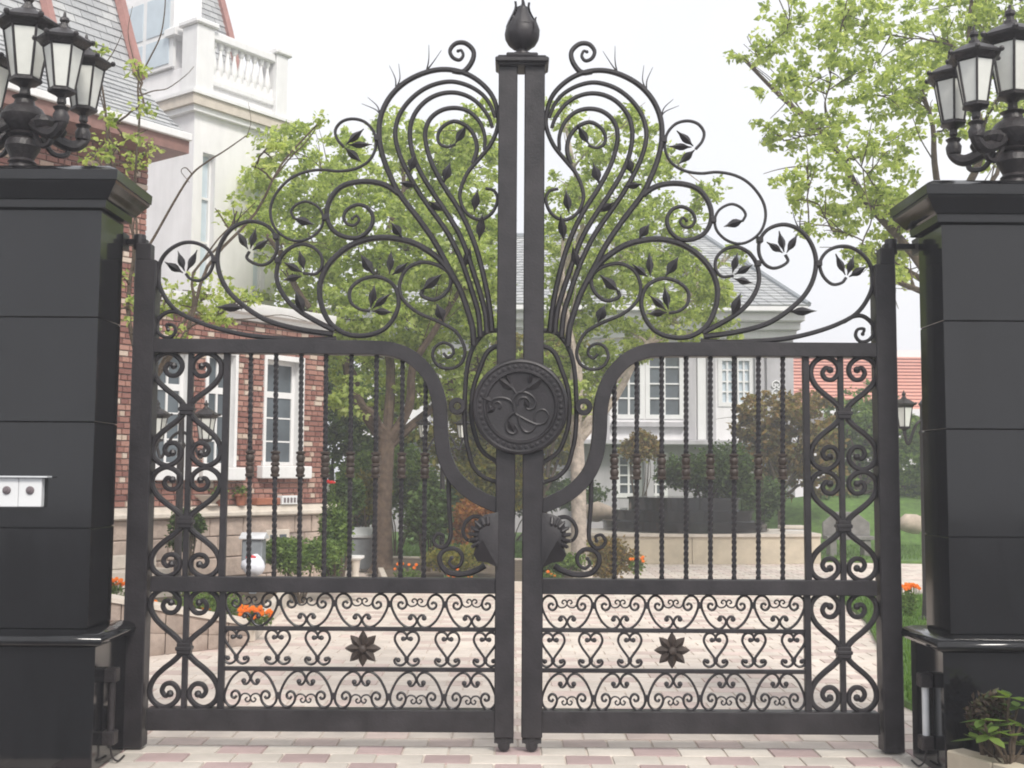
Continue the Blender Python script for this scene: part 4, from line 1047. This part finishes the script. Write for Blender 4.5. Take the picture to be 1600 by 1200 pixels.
# curved left bed: low stone wall whose top falls towards the drive
q0, q1 = ground(150,1035), ground(388,1009)
g = thing('bed_wall', 'low brown stone wall round the left flower bed, sloping down to the drive', 'wall', q0)
N = 7
for k in range(N):
    a, c = q0.lerp(q1, k/N), q0.lerp(q1, (k+1)/N); ha, hc = lerp(.56,.20,k/N), lerp(.56,.20,(k+1)/N); o = Vector((-.1,.28,0)); e = (c-a).normalized()*.004
    for lv in (0, 1):
        f0, f1 = (0,.48) if lv == 0 else (.485,.985)
        b = MB(); pb = [a+e,c-e,c-e+o,a+e+o]; hh = [ha,hc,hc,ha]
        b.hexa([p+Vector((0,0,h*f0)) for p, h in zip(pb,hh)]+[p+Vector((0,0,h*f1)) for p, h in zip(pb,hh)]); b.build('wall_stone', 'stone_warm', g, bevel=.006)
    b = MB(); f = Vector((.0,-.03,0)); pb = [a+f,c+f,c+o,a+o]
    b.hexa([p+Vector((0,0,h)) for p, h in zip(pb,hh)]+[p+Vector((0,0,h+.045)) for p, h in zip(pb,hh)]); b.build('coping', 'stone_ledge', g)
b = MB(); q2 = q1+Vector((-.1,.28,0)); q3 = Vector((-3.2,9.6,0)); e1 = Vector((.10,0,0))
for k in range(12):
    a, c = q2.lerp(q3,k/12), q2.lerp(q3,(k+.985)/12); b = MB()
    b.hexa([a,a+e1,c+e1,c]+[p+Vector((0,0,.20)) for p in (a,a+e1,c+e1,c)]); b.build('kerb_stone', 'stone_ledge', g, bevel=.006)
sheet('flower_bed', [(q0.x-2,q0.y+.2),(q0.x,q0.y+.25),(q1.x-.08,q1.y+.25),(-3.2,9.5),(-9,9.5),(-9,q0.y)], .19, 'soil')
# beds and lawns
cb = [ground(470,925), ground(560,922)]
def lawn(name, pts, z=.03, m='grass'): return sheet(name, pts, z, m)
LC = [(-1.9,10.4),(.55,9.9),(1.15,11.2),(1.1,14.6),(-2.6,15.2)]
sheet('shrub_bed', LC, .12, 'soil')
for k in range(len(LC)):
    p, q = Vector(LC[k]+(0,)), Vector(LC[(k+1)%len(LC)]+(0,)); m = max(1,int((q-p).length/.5)); d = (q-p).normalized(); nn = Vector((-d.y,d.x,0))
kb = thing('bed_kerb', 'pale kerb edging the shrub bed in the middle of the drive', 'kerb', (LC[0][0],LC[0][1],0))
for k in range(len(LC)):
    p, q = Vector(LC[k]+(0,)), Vector(LC[(k+1)%len(LC)]+(0,)); m = max(1,int((q-p).length/.55)); d = (q-p).normalized(); nn = Vector((d.y,-d.x,0))*.09
    for j in range(m):
        a, c = p.lerp(q,j/m)+d*.004, p.lerp(q,(j+1)/m)-d*.004; b = MB(); b.hexa([a+nn,c+nn,c,a]+[t+Vector((0,0,.15)) for t in (a+nn,c+nn,c,a)]); b.build('kerb_stone', 'stone_ledge', kb, bevel=.006)
lawn('lawn', [(-9,15.3),(1.9,15.3),(1.9,27),(-9,27)], .05)
lawn('lawn', [(gx(1290,YW)+.02,16.4),(14,15.2),(14,27),(1.0,27),(1.0,17.9),(gx(1290,YW)+.02,17.9)], .05)
RL = [(2.88,1.7),(3.35,3.2),(4.15,6.6),(4.6,9.4),(9,9.4),(9,1.2),(2.9,1.2)]
lawn('lawn', RL, .05)
def inside(x, y, P):
    r = False
    for i in range(len(P)):
        (x1,y1),(x2,y2) = P[i], P[i-1]
        if (y1 > y) != (y2 > y) and x < (x2-x1)*(y-y1)/(y2-y1)+x1: r = not r
    return r
def rl_pt(rnd):
    while True:
        x, y = rnd.uniform(2.9,6.0), rnd.uniform(1.2,9.3)
        if inside(x, y, RL): return Vector((x,y,.05))
blades('lawn_grass', 'short lawn grass beside the drive behind the right gate post', rl_pt, 16000, .06)
blades('far_lawn_grass', 'mown lawn grass in front of the white house', lambda r: Vector((r.uniform(-3,1.8),r.uniform(15.4,22),.05)) if r.random()<.5 else Vector((r.uniform(gx(1290,YW)+.05,11),r.uniform(16.5,23),.05)), 16000, .08, seed=2)
# grassy mound on the far right
b = MB(); b.ball((9.2,24,-.3), 3.4, 24, (1.5,.8,.46)); tag(b.build('mound', 'grass'), kind='structure')
# planted kerb by the right pillar
g = thing('planted_kerb', 'beige stone kerb of the planting bed in front of the right pillar', 'kerb', (2.62,-.75,0))
ka, kc = Vector((2.40,-.70,-.1)), Vector((2.96,-1.84,-.1)); dd = (kc-ka).normalized(); nn = Vector((-dd.y,dd.x,0))*.13
for k in range(4):
    a, c = ka.lerp(kc,k/4)+dd*.002, ka.lerp(kc,(k+1)/4)-dd*.002; b = MB(); b.hexa([a,c,c+nn,a+nn]+[p+Vector((0,0,.28)) for p in (a,c,c+nn,a+nn)]); b.build('kerb_stone', 'stone_pale', g, bevel=.008)
sheet('planting_soil', [(2.54,-.64),(3.09,-1.78),(4.2,-1.78),(4.2,-.64)], .14, 'soil', thick=.3)

# ------------------------------------------------------------------ trees and shrubs
def branch_pts(rnd, p, q, sag=.12, n=5):
    p, q = Vector(p), Vector(q); L = (q-p).length; out = []
    for k in range(n+1):
        t = k/n; v = p.lerp(q, t); j = L*.05*math.sin(math.pi*t)
        out.append(v+Vector((rnd.uniform(-j,j), rnd.uniform(-j,j), sag*L*math.sin(math.pi*t)*.6)))
    return cr(out, 3)
def tree(name, label, base, fork_z, r0, clumps, m, bark, seed, nleaf, lsize, csize, group=None, lean=(0,0), twigs=3, trunk_pts=None):
    """clumps: list of (centre, radius); limbs reach from the fork to each clump"""
    rnd = random.Random(seed); base = Vector(base)
    g = thing(name, label, 'tree', base, group=group)
    fork = base+Vector((lean[0], lean[1], fork_z))
    b = MB()
    tp = trunk_pts or cr([base+Vector((0,0,-.05)), base.lerp(fork,.12), base.lerp(fork,.5)+Vector((rnd.uniform(-.06,.06),0,0)), fork], 5); n = len(tp)
    b.tube(tp, [r0*(1.35-.5*min(1,k/n*6)) if k < n*.17 else lerp(r0*.95, r0*.72, k/n) for k in range(n)], 12)
    tr = b.build('trunk', bark, g)
    # main limbs to a few spread clumps, the rest branch off the nearest limb
    cl = [(Vector(c), R) for c, R in clumps]
    mains = [max(cl, key=lambda q: q[0].z)]
    while len(mains) < min(6, len(cl)): mains.append(max([q for q in cl if q not in mains], key=lambda q: min((q[0]-w[0]).length for w in mains)))
    paths = []
    order = mains + sorted([q for q in cl if q not in mains], key=lambda q: (q[0]-fork).length)
    for qi, (c, R) in enumerate(order):
        if qi < len(mains): st, ra = base.lerp(fork, rnd.uniform(.88,1.0)), r0*.5
        else:
            st, ra = min(((p, r) for P in paths for (p, r) in P if p.z < c.z+.2), key=lambda q: (q[0]-c).length+(.0 if q[0].z < c.z else .4), default=(fork, r0*.4)); ra *= .7
        ra = max(ra, .012)
        pt = branch_pts(rnd, st, c, .08); k = len(pt); rs = [lerp(ra, max(.008, ra*.28), (i/k)**.8) for i in range(k)]
        paths.append(list(zip(pt, rs))[1:])
        lb2 = MB(); lb2.tube(pt, rs, 7)
        for t in range(twigs):
            u = pt[int(k*rnd.uniform(.4,.95))]; e = c+Vector((rnd.gauss(0,.6), rnd.gauss(0,.6), rnd.gauss(0,.5)))*R
            tw = branch_pts(rnd, u, e, .05, 3); lb2.tube(tw, [lerp(.011,.004,i/len(tw)) for i in range(len(tw))], 5)
        lb2.build('limb', bark, g)
    b = MB()
    for (c, R) in cl:
        nc = max(3, int(csize*R*R))
        for k in range(nc):
            d = Vector((rnd.gauss(0,1), rnd.gauss(0,1), rnd.gauss(0,1))).normalized()*R*rnd.random()**.4*1.12
            cc = c+Vector((d.x, d.y, d.z*.85)); rr = rnd.uniform(.11,.26)*(.55+.45*min(1,R))
            leaves(b, rnd, cc, (rr,rr,rr*.6), int(nleaf*rnd.uniform(.4,1.4)), lsize, .35, .1)
    b.build('crown', m, g, fix=False, smooth=0)
    return g
def clumps_px(spec, Y, dy, rnd):
    """(px, py, radius_px) rows -> centres at depth about Y"""
    out = []
    for (x, y, r) in spec:
        yy = Y+rnd.uniform(-dy, dy); out.append((at(x, y, yy), r*1.12*(yy-CAM.y)/FPX))
    return out
rc = random.Random(21)
# the big tree behind the left leaf
Y1 = 12.6
spec = [(455,235,45),(420,300,50),(480,330,55),(530,250,45),(560,300,60),(620,220,50),(660,300,60),(640,390,60),(700,240,45),(720,330,55),(740,420,55),(560,400,60),(490,420,50),(440,380,40),(700,470,60),(620,490,60),(540,490,50),(740,190,35),(600,560,45),(680,560,45),(460,470,45),(740,520,40),(395,340,30),(520,560,35),(650,610,35),(545,620,30),(755,260,35),(760,360,34),(765,450,34),(765,560,34),(700,400,45),(590,440,45),(720,600,30),(600,640,30),(660,520,40)]
bs = ground(597, 893); bs.y = Y1; bs.x = at(597,880,Y1).x; bs.z = .1
tree('leafy_tree', 'bright green tree with a thick forked trunk behind the left gate leaf', bs, 2.35, .20, clumps_px(spec, Y1+.3, 1.5, rc), 'leaf_bright', 'bark_warm', 3, 34, .10, 150, lean=(.05,0), twigs=4)
# tree behind the right leaf
Y2 = 13.5
spec = [(880,180,30),(930,230,38),(990,190,30),(1000,260,40),(930,310,45),(880,300,35),(960,390,45),(890,420,45),(1020,330,40),(870,500,40),(930,480,42),(1060,420,35),(1095,470,40),(1060,505,36),(1130,520,26),(930,600,34),(900,620,30),(960,560,30),(900,560,35),(1110,300,25),(1130,450,22),(1040,250,25),(985,330,35),(870,560,34),(1000,440,34),(1030,470,30),(880,360,34),(1010,540,28),(950,430,36),(985,520,30),(1075,350,28),(1045,395,32),(1010,400,32),(1080,430,32),(1110,445,24),(1140,400,18)]
bs = at(905, 850, Y2); bs.z = .05
tree('slender_tree', 'light green tree with a pale peeling trunk behind the right gate leaf', bs, 2.4, .17, clumps_px(spec, Y2+.2, 1.3, rc), 'leaf_bright', 'bark_pale', 5, 30, .10, 150, lean=(-.05,0), twigs=4)
# tall tree behind the right pillar
Y3 = 9.5
spec = [(1240,40,50),(1300,90,55),(1230,130,45),(1290,180,55),(1350,60,60),(1370,150,60),(1420,60,55),(1440,140,50),(1330,240,55),(1260,260,45),(1390,240,50),(1340,320,50),(1280,320,38),(1400,330,45),(1480,60,60),(1540,40,60),(1590,80,60),(1560,150,60),(1620,160,60),(1370,390,35),(1190,80,28),(1160,90,15),(1200,200,28),(1225,220,25),(1420,420,30),(1560,230,40),(1480,200,30),(1330,10,40),(1520,-20,60),(1600,0,60),(1240,310,20),(1400,385,34),(1388,435,28),(1345,390,28),(1300,360,22),(1415,330,34),(1375,300,36),(1250,350,16)]
bs = at(1510, 800, Y3); bs.z = 0.05
tree('tall_tree', 'tall light green tree reaching over the right pillar and lamp', bs, 4.35, .16, clumps_px(spec, Y3, 1.3, rc), 'leaf_bright', 'bark', 8, 27, .10, 92, lean=(-.05,0), twigs=4)
# sparse young tree by the left pillar
Y4 = 4.4
spec = [(205,215,16),(170,235,18),(150,80,14),(215,110,10),(225,165,9),(200,290,14),(330,460,34),(370,330,22),(300,480,22),(420,230,18),(400,260,16),(195,480,18),(190,430,14),(175,190,12),(280,520,14),(225,240,14),(255,455,18),(500,190,10)]
rnd4 = random.Random(4)
spec += [(260,470,24),(230,500,14),(345,490,24),(390,470,22),(160,260,16),(140,240,14),(215,255,14)]
bs = at(212, 900, Y4); bs.z = .15
tree('young_tree', 'sparse young tree with bare twigs beside the left gate post', bs, 2.5, .05, clumps_px(spec, Y4+.1, .5, rnd4), 'leaf_bright', 'bark', 14, 22, .065, 230, lean=(.02,0), twigs=2)
yt = [o for o in col.objects if o.name.startswith('young_tree')][0]
for br, r_ in (([(222,400),(240,372),(275,310),(300,272),(325,252),(352,235),(385,212)],.016),([(208,330),(213,250),(218,180),(216,130),(232,95),(250,58),(257,20),(259,-20)],.014),([(217,150),(240,142),(262,138),(290,118),(303,104)],.008),([(216,120),(208,90),(200,50),(207,10)],.007),([(300,272),(290,262),(283,268),(296,285)],.007),([(130,170),(150,120),(175,85),(190,55)],.009),([(360,500),(400,497),(440,492),(480,502)],.007),([(385,215),(392,190),(388,160)],.004)):
    pt = cr([at(x, y, Y4+.15) for x, y in br], 4); b = MB(); b.tube(pt, [lerp(r_, r_*.35, k/len(pt)) for k in range(len(pt))], 6); b.build('limb', 'bark', yt)
# background trees
for (px, Yb, spec, lab, m, seed, bark) in (
    (520, 19.5, [(500,600,50),(540,640,50),(500,690,45),(560,700,45),(480,640,40),(590,620,45),(610,690,40),(540,570,40)], 'dull green tree in the gap beside the brick villa', 'leaf_mid', 31, 'bark'),
    (745, 18.5, [(700,690,50),(745,640,45),(745,720,50),(770,590,40),(700,620,30),(780,680,40)], 'yellow-brown bushy tree behind the middle of the gate', 'leaf_yellow', 33, 'bark'),
    (850, 21.0, [(830,600,45),(860,660,45),(880,600,45),(840,720,40),(800,560,40),(870,540,40),(900,640,30)], 'olive tree behind the round medallion', 'leaf_yellow', 34, 'bark'),
    (1220, 21.0, [(1200,650,42),(1240,680,45),(1190,700,38),(1260,650,38),(1280,700,40),(1220,735,40),(1170,660,28),(1290,745,30)], 'rust-tinged maple in front of the white house corner', 'leaf_rust', 35, 'bark'),
    (1340, 24.0, [(1320,650,32),(1360,640,38),(1345,690,42),(1390,680,42),(1310,700,34),(1360,740,40),(1420,700,45),(1440,760,40),(1300,760,30)], 'fresh green tree below the salmon roof', 'leaf_mid', 36, 'bark')):
    r_ = random.Random(seed); bs = at(px, 800, Yb); bs.z = .05
    tree('garden_tree', lab, bs, 1.3, .10, clumps_px(spec, Yb, .9, r_), m, bark, seed, 34, .14, 95, group='trees at the back of the garden')
def shrub(name, label, px, py, Y, rx, rz, m, seed, n=1400, size=.08, z0=None, ry=None, cat='shrub', group=None, lobes=7):
    rnd = random.Random(seed); c = at(px, py, Y); k = (Y-CAM.y)/FPX; rx, rz = rx*k, rz*k; ry = ry or rx*.8
    base = Vector((c.x, c.y, c.z-rz*1.1 if z0 is None else z0)); g = thing(name, label, cat, base, group=group)
    b = MB()
    for q in range(9):
        a = rnd.uniform(0,6.28); e = c+Vector((math.cos(a)*rx*.5, math.sin(a)*ry*.5, rnd.uniform(-.2,.6)*rz)); pt = branch_pts(rnd, base+Vector((math.cos(a)*.04,math.sin(a)*.04,0)), e, .02, 3)
        b.tube(pt, [lerp(.018,.005,i/len(pt)) for i in range(len(pt))], 5)
    b.build('stem', 'bark', g)
    b = MB()
    for q in range(lobes):
        d = Vector((rnd.gauss(0,1), rnd.gauss(0,1), rnd.gauss(0,1))).normalized()*.5
        cc = c+Vector((d.x*rx, d.y*ry, d.z*rz)); f = rnd.uniform(.5,.68)
        leaves(b, rnd, cc, (rx*f,ry*f,rz*f), int(2.3*n)//lobes, size, .1, .25)
    b.build('foliage', m, g, fix=False, smooth=0); return g
shrub('round_shrub', 'dark green rounded shrub growing in the black tiered planter', 1105, 738, 17.3, 80, 52, 'leaf_dark', 41, 4000, .10, lobes=10)
shrub('round_shrub', 'dark evergreen shrub to the right of the tiered planter', 1180, 770, 19.5, 46, 45, 'leaf_dark', 42, 1800, .10, z0=0)
shrub('brown_shrub', 'small brown topiary ball left of the tiered planter', 1000, 700, 20.5, 34, 30, 'leaf_rust', 43, 1500, .09, z0=0)
shrub('dark_shrub', 'tall dark shrub to the right of the thick tree trunk', 668, 800, 12.0, 40, 62, 'leaf_dark', 44, 2600, .09, z0=.1)
shrub('dark_shrub', 'dark shrub with red blossom by the villa corner', 535, 775, 11.6, 32, 48, 'leaf_dark', 45, 1900, .08, z0=.05)
shrub('yellow_green_shrub', 'yellow-green shrub low behind the thick tree trunk', 575, 765, 13.8, 40, 36, 'leaf_yellow', 46, 1500, .09, z0=.05)
shrub('orange_shrub', 'orange-leaved shrub behind the curved rail left of the gate centre', 735, 815, 14.5, 44, 38, 'leaf_orange', 47, 1500, .09, z0=.05)
shrub('low_shrub', 'grey-green low shrub spreading in front of the villa plinth', 470, 868, 8.2, 62, 34, 'leaf_mid', 48, 2600, .055, z0=.0)
shrub('leafy_shrub', 'mottled leafy shrub between the villa corner and the tree', 520, 850, 8.8, 36, 62, 'leaf_mid', 49, 2200, .06, z0=.1)
shrub('flowering_shrub', 'rust and green shrub at the corner of the terrace wall', 960, 872, 11.8, 44, 36, 'leaf_rust', 50, 2000, .06, z0=.1)
shrub('ground_shrub', 'low olive ground shrub below the gate centre', 730, 872, 11.0, 70, 30, 'leaf_yellow', 51, 2600, .055, z0=.1)
shrub('ground_shrub', 'low green ground shrub right of the gate centre line', 870, 880, 11.2, 52, 26, 'leaf_mid', 52, 1800, .055, z0=.1)
shrub('bed_shrub', 'grass-green plant mass behind the left bed wall', 310, 952, 5.1, 100, 30, 'leaf_mid', 53, 3200, .045, z0=.19)
shrub('bed_shrub', 'dark plant by the villa steps behind the left gate post', 290, 830, 7.0, 34, 34, 'leaf_dark', 54, 1100, .06, z0=.19)
shrub('corner_shrub', 'dull rust-leaved shrub at the foot of the right pillar', 1548, 1122, -.82, 36, 42, 'leaf_plum', 55, 800, .04, z0=.14, ry=.09)
shrub('back_hedge', 'green hedge beyond the lawn on the far right', 1420, 760, 27, 140, 34, 'leaf_mid', 56, 4000, .14, z0=0)
shrub('back_hedge', 'dark green hedge at the back behind the gate centre', 800, 775, 22, 150, 40, 'leaf_dark', 57, 4500, .13, z0=0)
# broad-leaved plant by the right pillar
pb = at(1575, 1165, -1.0); pb.z = .14
g = thing('broadleaf_plant', 'broad-leaved green plant in the kerb bed at the bottom right', 'plant', pb)
rnd = random.Random(9); b = MB(); sb = MB()
for (px, py) in ((1577,1090),(1535,1125),(1560,1135),(1590,1105),(1545,1150),(1580,1150),(1595,1135),(1525,1155),(1600,1165)):
    e = at(px, py, -1.0+rnd.uniform(-.08,.08)); pt = branch_pts(rnd, pb, e, .05, 3); sb.tube(pt, [.007]*len(pt), 5)
    for k in range(5):
        a = k*1.26+rnd.uniform(-.4,.4); d = Vector((math.cos(a), math.sin(a), rnd.uniform(-.1,.7))).normalized(); s = d.cross(Vector((0,0,1))).normalized(); L = rnd.uniform(.10,.16); w = L*.19; nn = s.cross(d); i = len(b.v)
        b.v += [e, e+d*L*.3+s*w, e+d*L*.65+s*w*.9-nn*.01, e+d*L-nn*.02, e+d*L*.65-s*w*.9-nn*.01, e+d*L*.3-s*w, e+d*L*.5+nn*-.012]
        b.f += [(i,i+1,i+6),(i+1,i+2,i+6),(i+2,i+3,i+6),(i+3,i+4,i+6),(i+4,i+5,i+6),(i+5,i,i+6)]; b.m += [0]*6
sb.build('stem', 'bark', g); b.build('foliage', 'leaf_mid', g, fix=False, smooth=40)
# marigolds
def marigold(label, px, py, Y, z0, nf, spread, m='petal_orange', seed=1, group='orange flowers in the beds'):
    rnd = random.Random(seed); c = at(px, py, Y); base = Vector((c.x, c.y, z0)); g = thing('marigold_plant', label, 'flower', base, group=group)
    k = (Y-CAM.y)/FPX; b = MB(); h = max(.1, c.z-z0)
    leaves(b, rnd, base+Vector((0,0,h*.55)), (spread*k,spread*k*.6,h*.5), 260, .05, 0, .2); b.build('foliage', 'leaf_mid', g, fix=False, smooth=0)
    for q in range(nf):
        p = c+Vector((rnd.uniform(-1,1)*spread*k, rnd.uniform(-.12,.02), rnd.uniform(-.5,.5)*spread*k*.7)); b = MB(); r = rnd.uniform(.024,.034)
        b.tube([p+Vector((0,0,-.12)), p], .004, 4, mi=1)
        for ring, (rr, hh, n) in enumerate(((r,0,10),(r*.7,.010,8),(r*.35,.017,6))):
            for j in range(n):
                a = 2*math.pi*j/n+ring*.3; d = Vector((math.cos(a)*.95, math.sin(a)*.6-.4, math.sin(a)*.75)).normalized(); s = d.cross(BY).normalized() if abs(d.y) < .95 else Vector((1,0,0)); i = len(b.v); o = p+Vector((0,-hh,hh*.6))
                b.v += [o, o+d*rr*.7+s*rr*.32, o+d*rr, o+d*rr*.7-s*rr*.32]; b.f.append((i,i+1,i+2,i+3)); b.m.append(0)
        b.build('flower_head', [m,'leaf_mid'], g, fix=False, smooth=0)
for q, (lab, px, py, Y, z0, nf, sp) in enumerate((
    ('orange marigolds seen between the left pillar and gate post', 178, 910, 5.6, .19, 18, 18),
    ('orange marigolds behind the heart scroll of the left gate leaf', 248, 942, 5.2, .19, 7, 14),
    ('orange marigolds at the middle of the left bed wall', 318, 948, 5.0, .19, 9, 18),
    ('dense orange marigolds at the right end of the left bed wall', 402, 955, 4.7, .15, 26, 28),
    ('few orange marigolds on the bed below the thick tree', 640, 890, 10.4, .12, 6, 26),
    ('orange marigolds at the left foot of the gate centre', 720, 898, 10.4, .12, 6, 26),
    ('scattered orange marigolds just right of the gate centre', 860, 896, 10.6, .12, 5, 22),
    ('orange marigolds beside the terrace wall corner', 995, 872, 11.4, .12, 9, 14),
    ('orange marigolds in the gap beside the right gate post', 1421, 915, 6.0, .05, 16, 12))):
    marigold(lab, px, py, Y, z0, nf, sp, seed=60+q)
marigold('red blossoms on the dark shrub by the villa corner', 518, 755, 11.0, .9, 6, 10, 'petal_red', 80, group='red blossoms')

# ------------------------------------------------------------------ small garden things
def garden_lamp(label, px, Y, pys, spread, s):
    """twin lantern post; pys = pixel row of the glass bottom"""
    c = at(px, pys, Y); base = Vector((c.x, c.y, 0)); g = thing('garden_lamp', label, 'lamp', base, group='twin lantern posts in the garden')
    b = MB(); b.lathe([(.10,0),(.10,.05),(.06,.09),(.045,.3),(.04,c.z-.1),(.055,c.z-.06),(.035,c.z-.02),(.03,c.z+.25),(.05,c.z+.28),(.001,c.z+.34)], base, 12); b.build('post', 'lamp_metal', g)
    for k in (-1, 1):
        e = Vector((c.x+k*spread, c.y, c.z-.09*s)); b = MB()
        b.tube(cr([Vector((c.x,c.y,c.z+.1)), Vector((c.x+k*spread*.4,c.y,c.z+.02)), Vector((c.x+k*spread*.8,c.y,c.z-.2)), e],6), .018, 7); b.build('arm', 'lamp_metal', g)
        lantern(g, Vector((e.x,e.y,c.z)), s)
garden_lamp('twin lantern post behind the narrow panel of the left gate leaf', 283, 5.6, 687, .27, .80)
garden_lamp('twin lantern post seen beside the curved rail left of the medallion', 692, 12.5, 684, .33, .72)
garden_lamp('twin lantern post mostly hidden behind the right pillar', 1442, 6.5, 668, .22, .8)
def rock(label, px, py, Y, rx, rz, seed):
    c = at(px, py, Y); k = (Y-CAM.y)/FPX; rnd = random.Random(seed); b = MB(); b.ball((0,0,0), 1, 14)
    b.v = [Vector((p.x*rx*k, p.y*rx*k*.8, p.z*rz*k))*(1+.22*noise.noise(p*1.6+Vector((seed,0,0)))) + c for p in b.v]
    tag(b.build('boulder', 'rock', smooth=60), label, 'rock', 'boulders on the lawn')
rock('pale beige boulder on the lawn left of the tiered planter', 934, 800, 18.5, 26, 15, 1)
rock('pale boulder in the gap by the right pillar', 1425, 818, 19, 22, 16, 2)
# white pedestal bowl
c = at(556, 868, 8.6); base = Vector((c.x, c.y, .1)); g = thing('pedestal_bowl', 'small white stone pedestal bowl among the low shrubs', 'bird bath', base)
h = c.z-.1; b = MB(); b.lathe([(.09,0),(.09,.04),(.055,.08),(.045,h*.5),(.06,h*.85),(.07,h*.88)], base, 14); b.build('stem', 'stone_ledge', g)
b = MB(); b.lathe([(.06,h*.88),(.115,h*.94),(.12,h),(.10,h),(.001,h*.96)], base, 18); b.build('bowl', 'white_paint', g)
# utility box, barbecue-like box, sack, bench, white block
c = at(575, 835, 13.4); g = thing('utility_box', 'grey-blue utility box with sloped lid left of the thick trunk', 'box', (c.x,c.y,.05))
b = MB(); w = .26; b.box(c.x-w,c.x+w,c.y-.18,c.y+.18,.05,c.z-.05); b.build('body', 'grey_metal', g, bevel=.012)
b = MB(); b.prism([(c.y-.22,c.z-.05),(c.y-.22,c.z),(c.y+.2,c.z+.12),(c.y+.2,c.z-.05)], 0, c.x-w-.03, c.x+w+.03); b.build('lid', 'pale_metal', g, bevel=.006)
c = at(397, 845, 7.6); g = thing('wall_cabinet', 'dark grey cabinet with pale lid standing before the villa plinth', 'cabinet', (c.x,c.y,0))
b = MB(); b.box(c.x-.13,c.x+.13,c.y-.12,c.y+.12,.5,c.z+.02); b.build('body', 'grey_metal', g, bevel=.012)
b = MB(); b.prism([(c.y-.16,c.z+.025),(c.y-.16,c.z+.05),(c.y,c.z+.11),(c.y+.16,c.z+.05),(c.y+.16,c.z+.025)], 0, c.x-.16, c.x+.16); b.build('lid', 'pale_metal', g, bevel=.006)
b = MB(); b.box(c.x-.04,c.x+.04,c.y-.04,c.y+.04,0,.5); b.build('leg', 'grey_metal', g)
c = at(396, 885, 7.0); g = thing('sack', 'plump white sack with red print in front of the villa plinth', 'sack', (c.x,c.y,.19))
b = MB(); b.ball((0,0,0), 1, 16); zz = max(.12, c.z-.19+.1)
b.v = [Vector((p.x*.15*(1-.25*max(0,p.z)), p.y*.12, (p.z if p.z > 0 else p.z*.8)*.15))*(1+.28*noise.noise(p*1.9+Vector((4,1,2)))) + Vector((c.x,c.y,c.z)) for p in b.v]; b.build('sack_body', 'bag', g, smooth=60)
b = MB(); b.ball((c.x-.02,c.y-.03,c.z+.115), .05, 10, (1.5,1,.5)); b.build('red_tie', 'red_print', g)
c = at(1325, 815, 17.5); g = thing('stone_bench', 'grey stone bench on the lawn behind the right side panel', 'bench', (c.x,c.y,.05))
b = MB(); b.box(c.x-.5,c.x+.5,c.y-.2,c.y+.2,.40,.48); b.build('seat', 'bench_stone', g, bevel=.01)
b = MB(); b.prism([(c.x-.5,.48),(c.x-.5,.75),(c.x-.2,.98),(c.x+.2,.98),(c.x+.5,.75),(c.x+.5,.48)], 1, c.y+.12, c.y+.2); b.build('backrest', 'bench_stone', g, bevel=.01)
for k in (-.36,.36):
    b = MB(); b.box(c.x+k-.07,c.x+k+.07,c.y-.16,c.y+.16,.05,.40); b.build('leg', 'bench_stone', g, bevel=.01)
c = at(1237, 826, 17.2); g = thing('stone_block_seat', 'small white stone block on the lawn beside the terrace', 'stone block', (c.x,c.y,.05))
b = MB(); b.box(c.x-.22,c.x+.22,c.y-.15,c.y+.15,.05,c.z); b.build('block', 'white_paint', g, bevel=.015)
b = MB(); b.box(c.x-.25,c.x+.25,c.y-.18,c.y+.18,c.z+.001,c.z+.07); b.build('slab', 'stone_ledge', g, bevel=.012)

shrub('back_shrub', 'mid-green shrub mass behind the left bars below the tree fork', 620, 745, 16.5, 90, 60, 'leaf_mid', 71, 4200, .11, z0=0)
shrub('back_shrub', 'dark shrub mass at the foot of the villa corner', 545, 800, 14.5, 60, 40, 'leaf_dark', 72, 2600, .10, z0=0)
shrub('back_shrub', 'olive shrub below the medallion', 790, 745, 15.5, 60, 55, 'leaf_yellow', 73, 2800, .10, z0=0)
# ------------------------------------------------------------------ pale air
b = MB(); b.box(-118, 118, -48, 246, -1.25, 13.6)
hz = tag(b.build('haze', []), kind='stuff')
m = bpy.data.materials.new('haze_air'); m.use_nodes = True; t = m.node_tree; t.nodes.clear()
o_ = t.nodes.new('ShaderNodeOutputMaterial'); pv = t.nodes.new('ShaderNodeVolumePrincipled')
pv.inputs['Color'].default_value = (.93,.95,1,1); pv.inputs['Density'].default_value = .0044; pv.inputs['Anisotropy'].default_value = .2
t.links.new(pv.outputs[0], o_.inputs['Volume']); hz.data.materials.append(m)
scene.cycles.volume_bounces = 2
scene.cycles.filter_width = 1.9
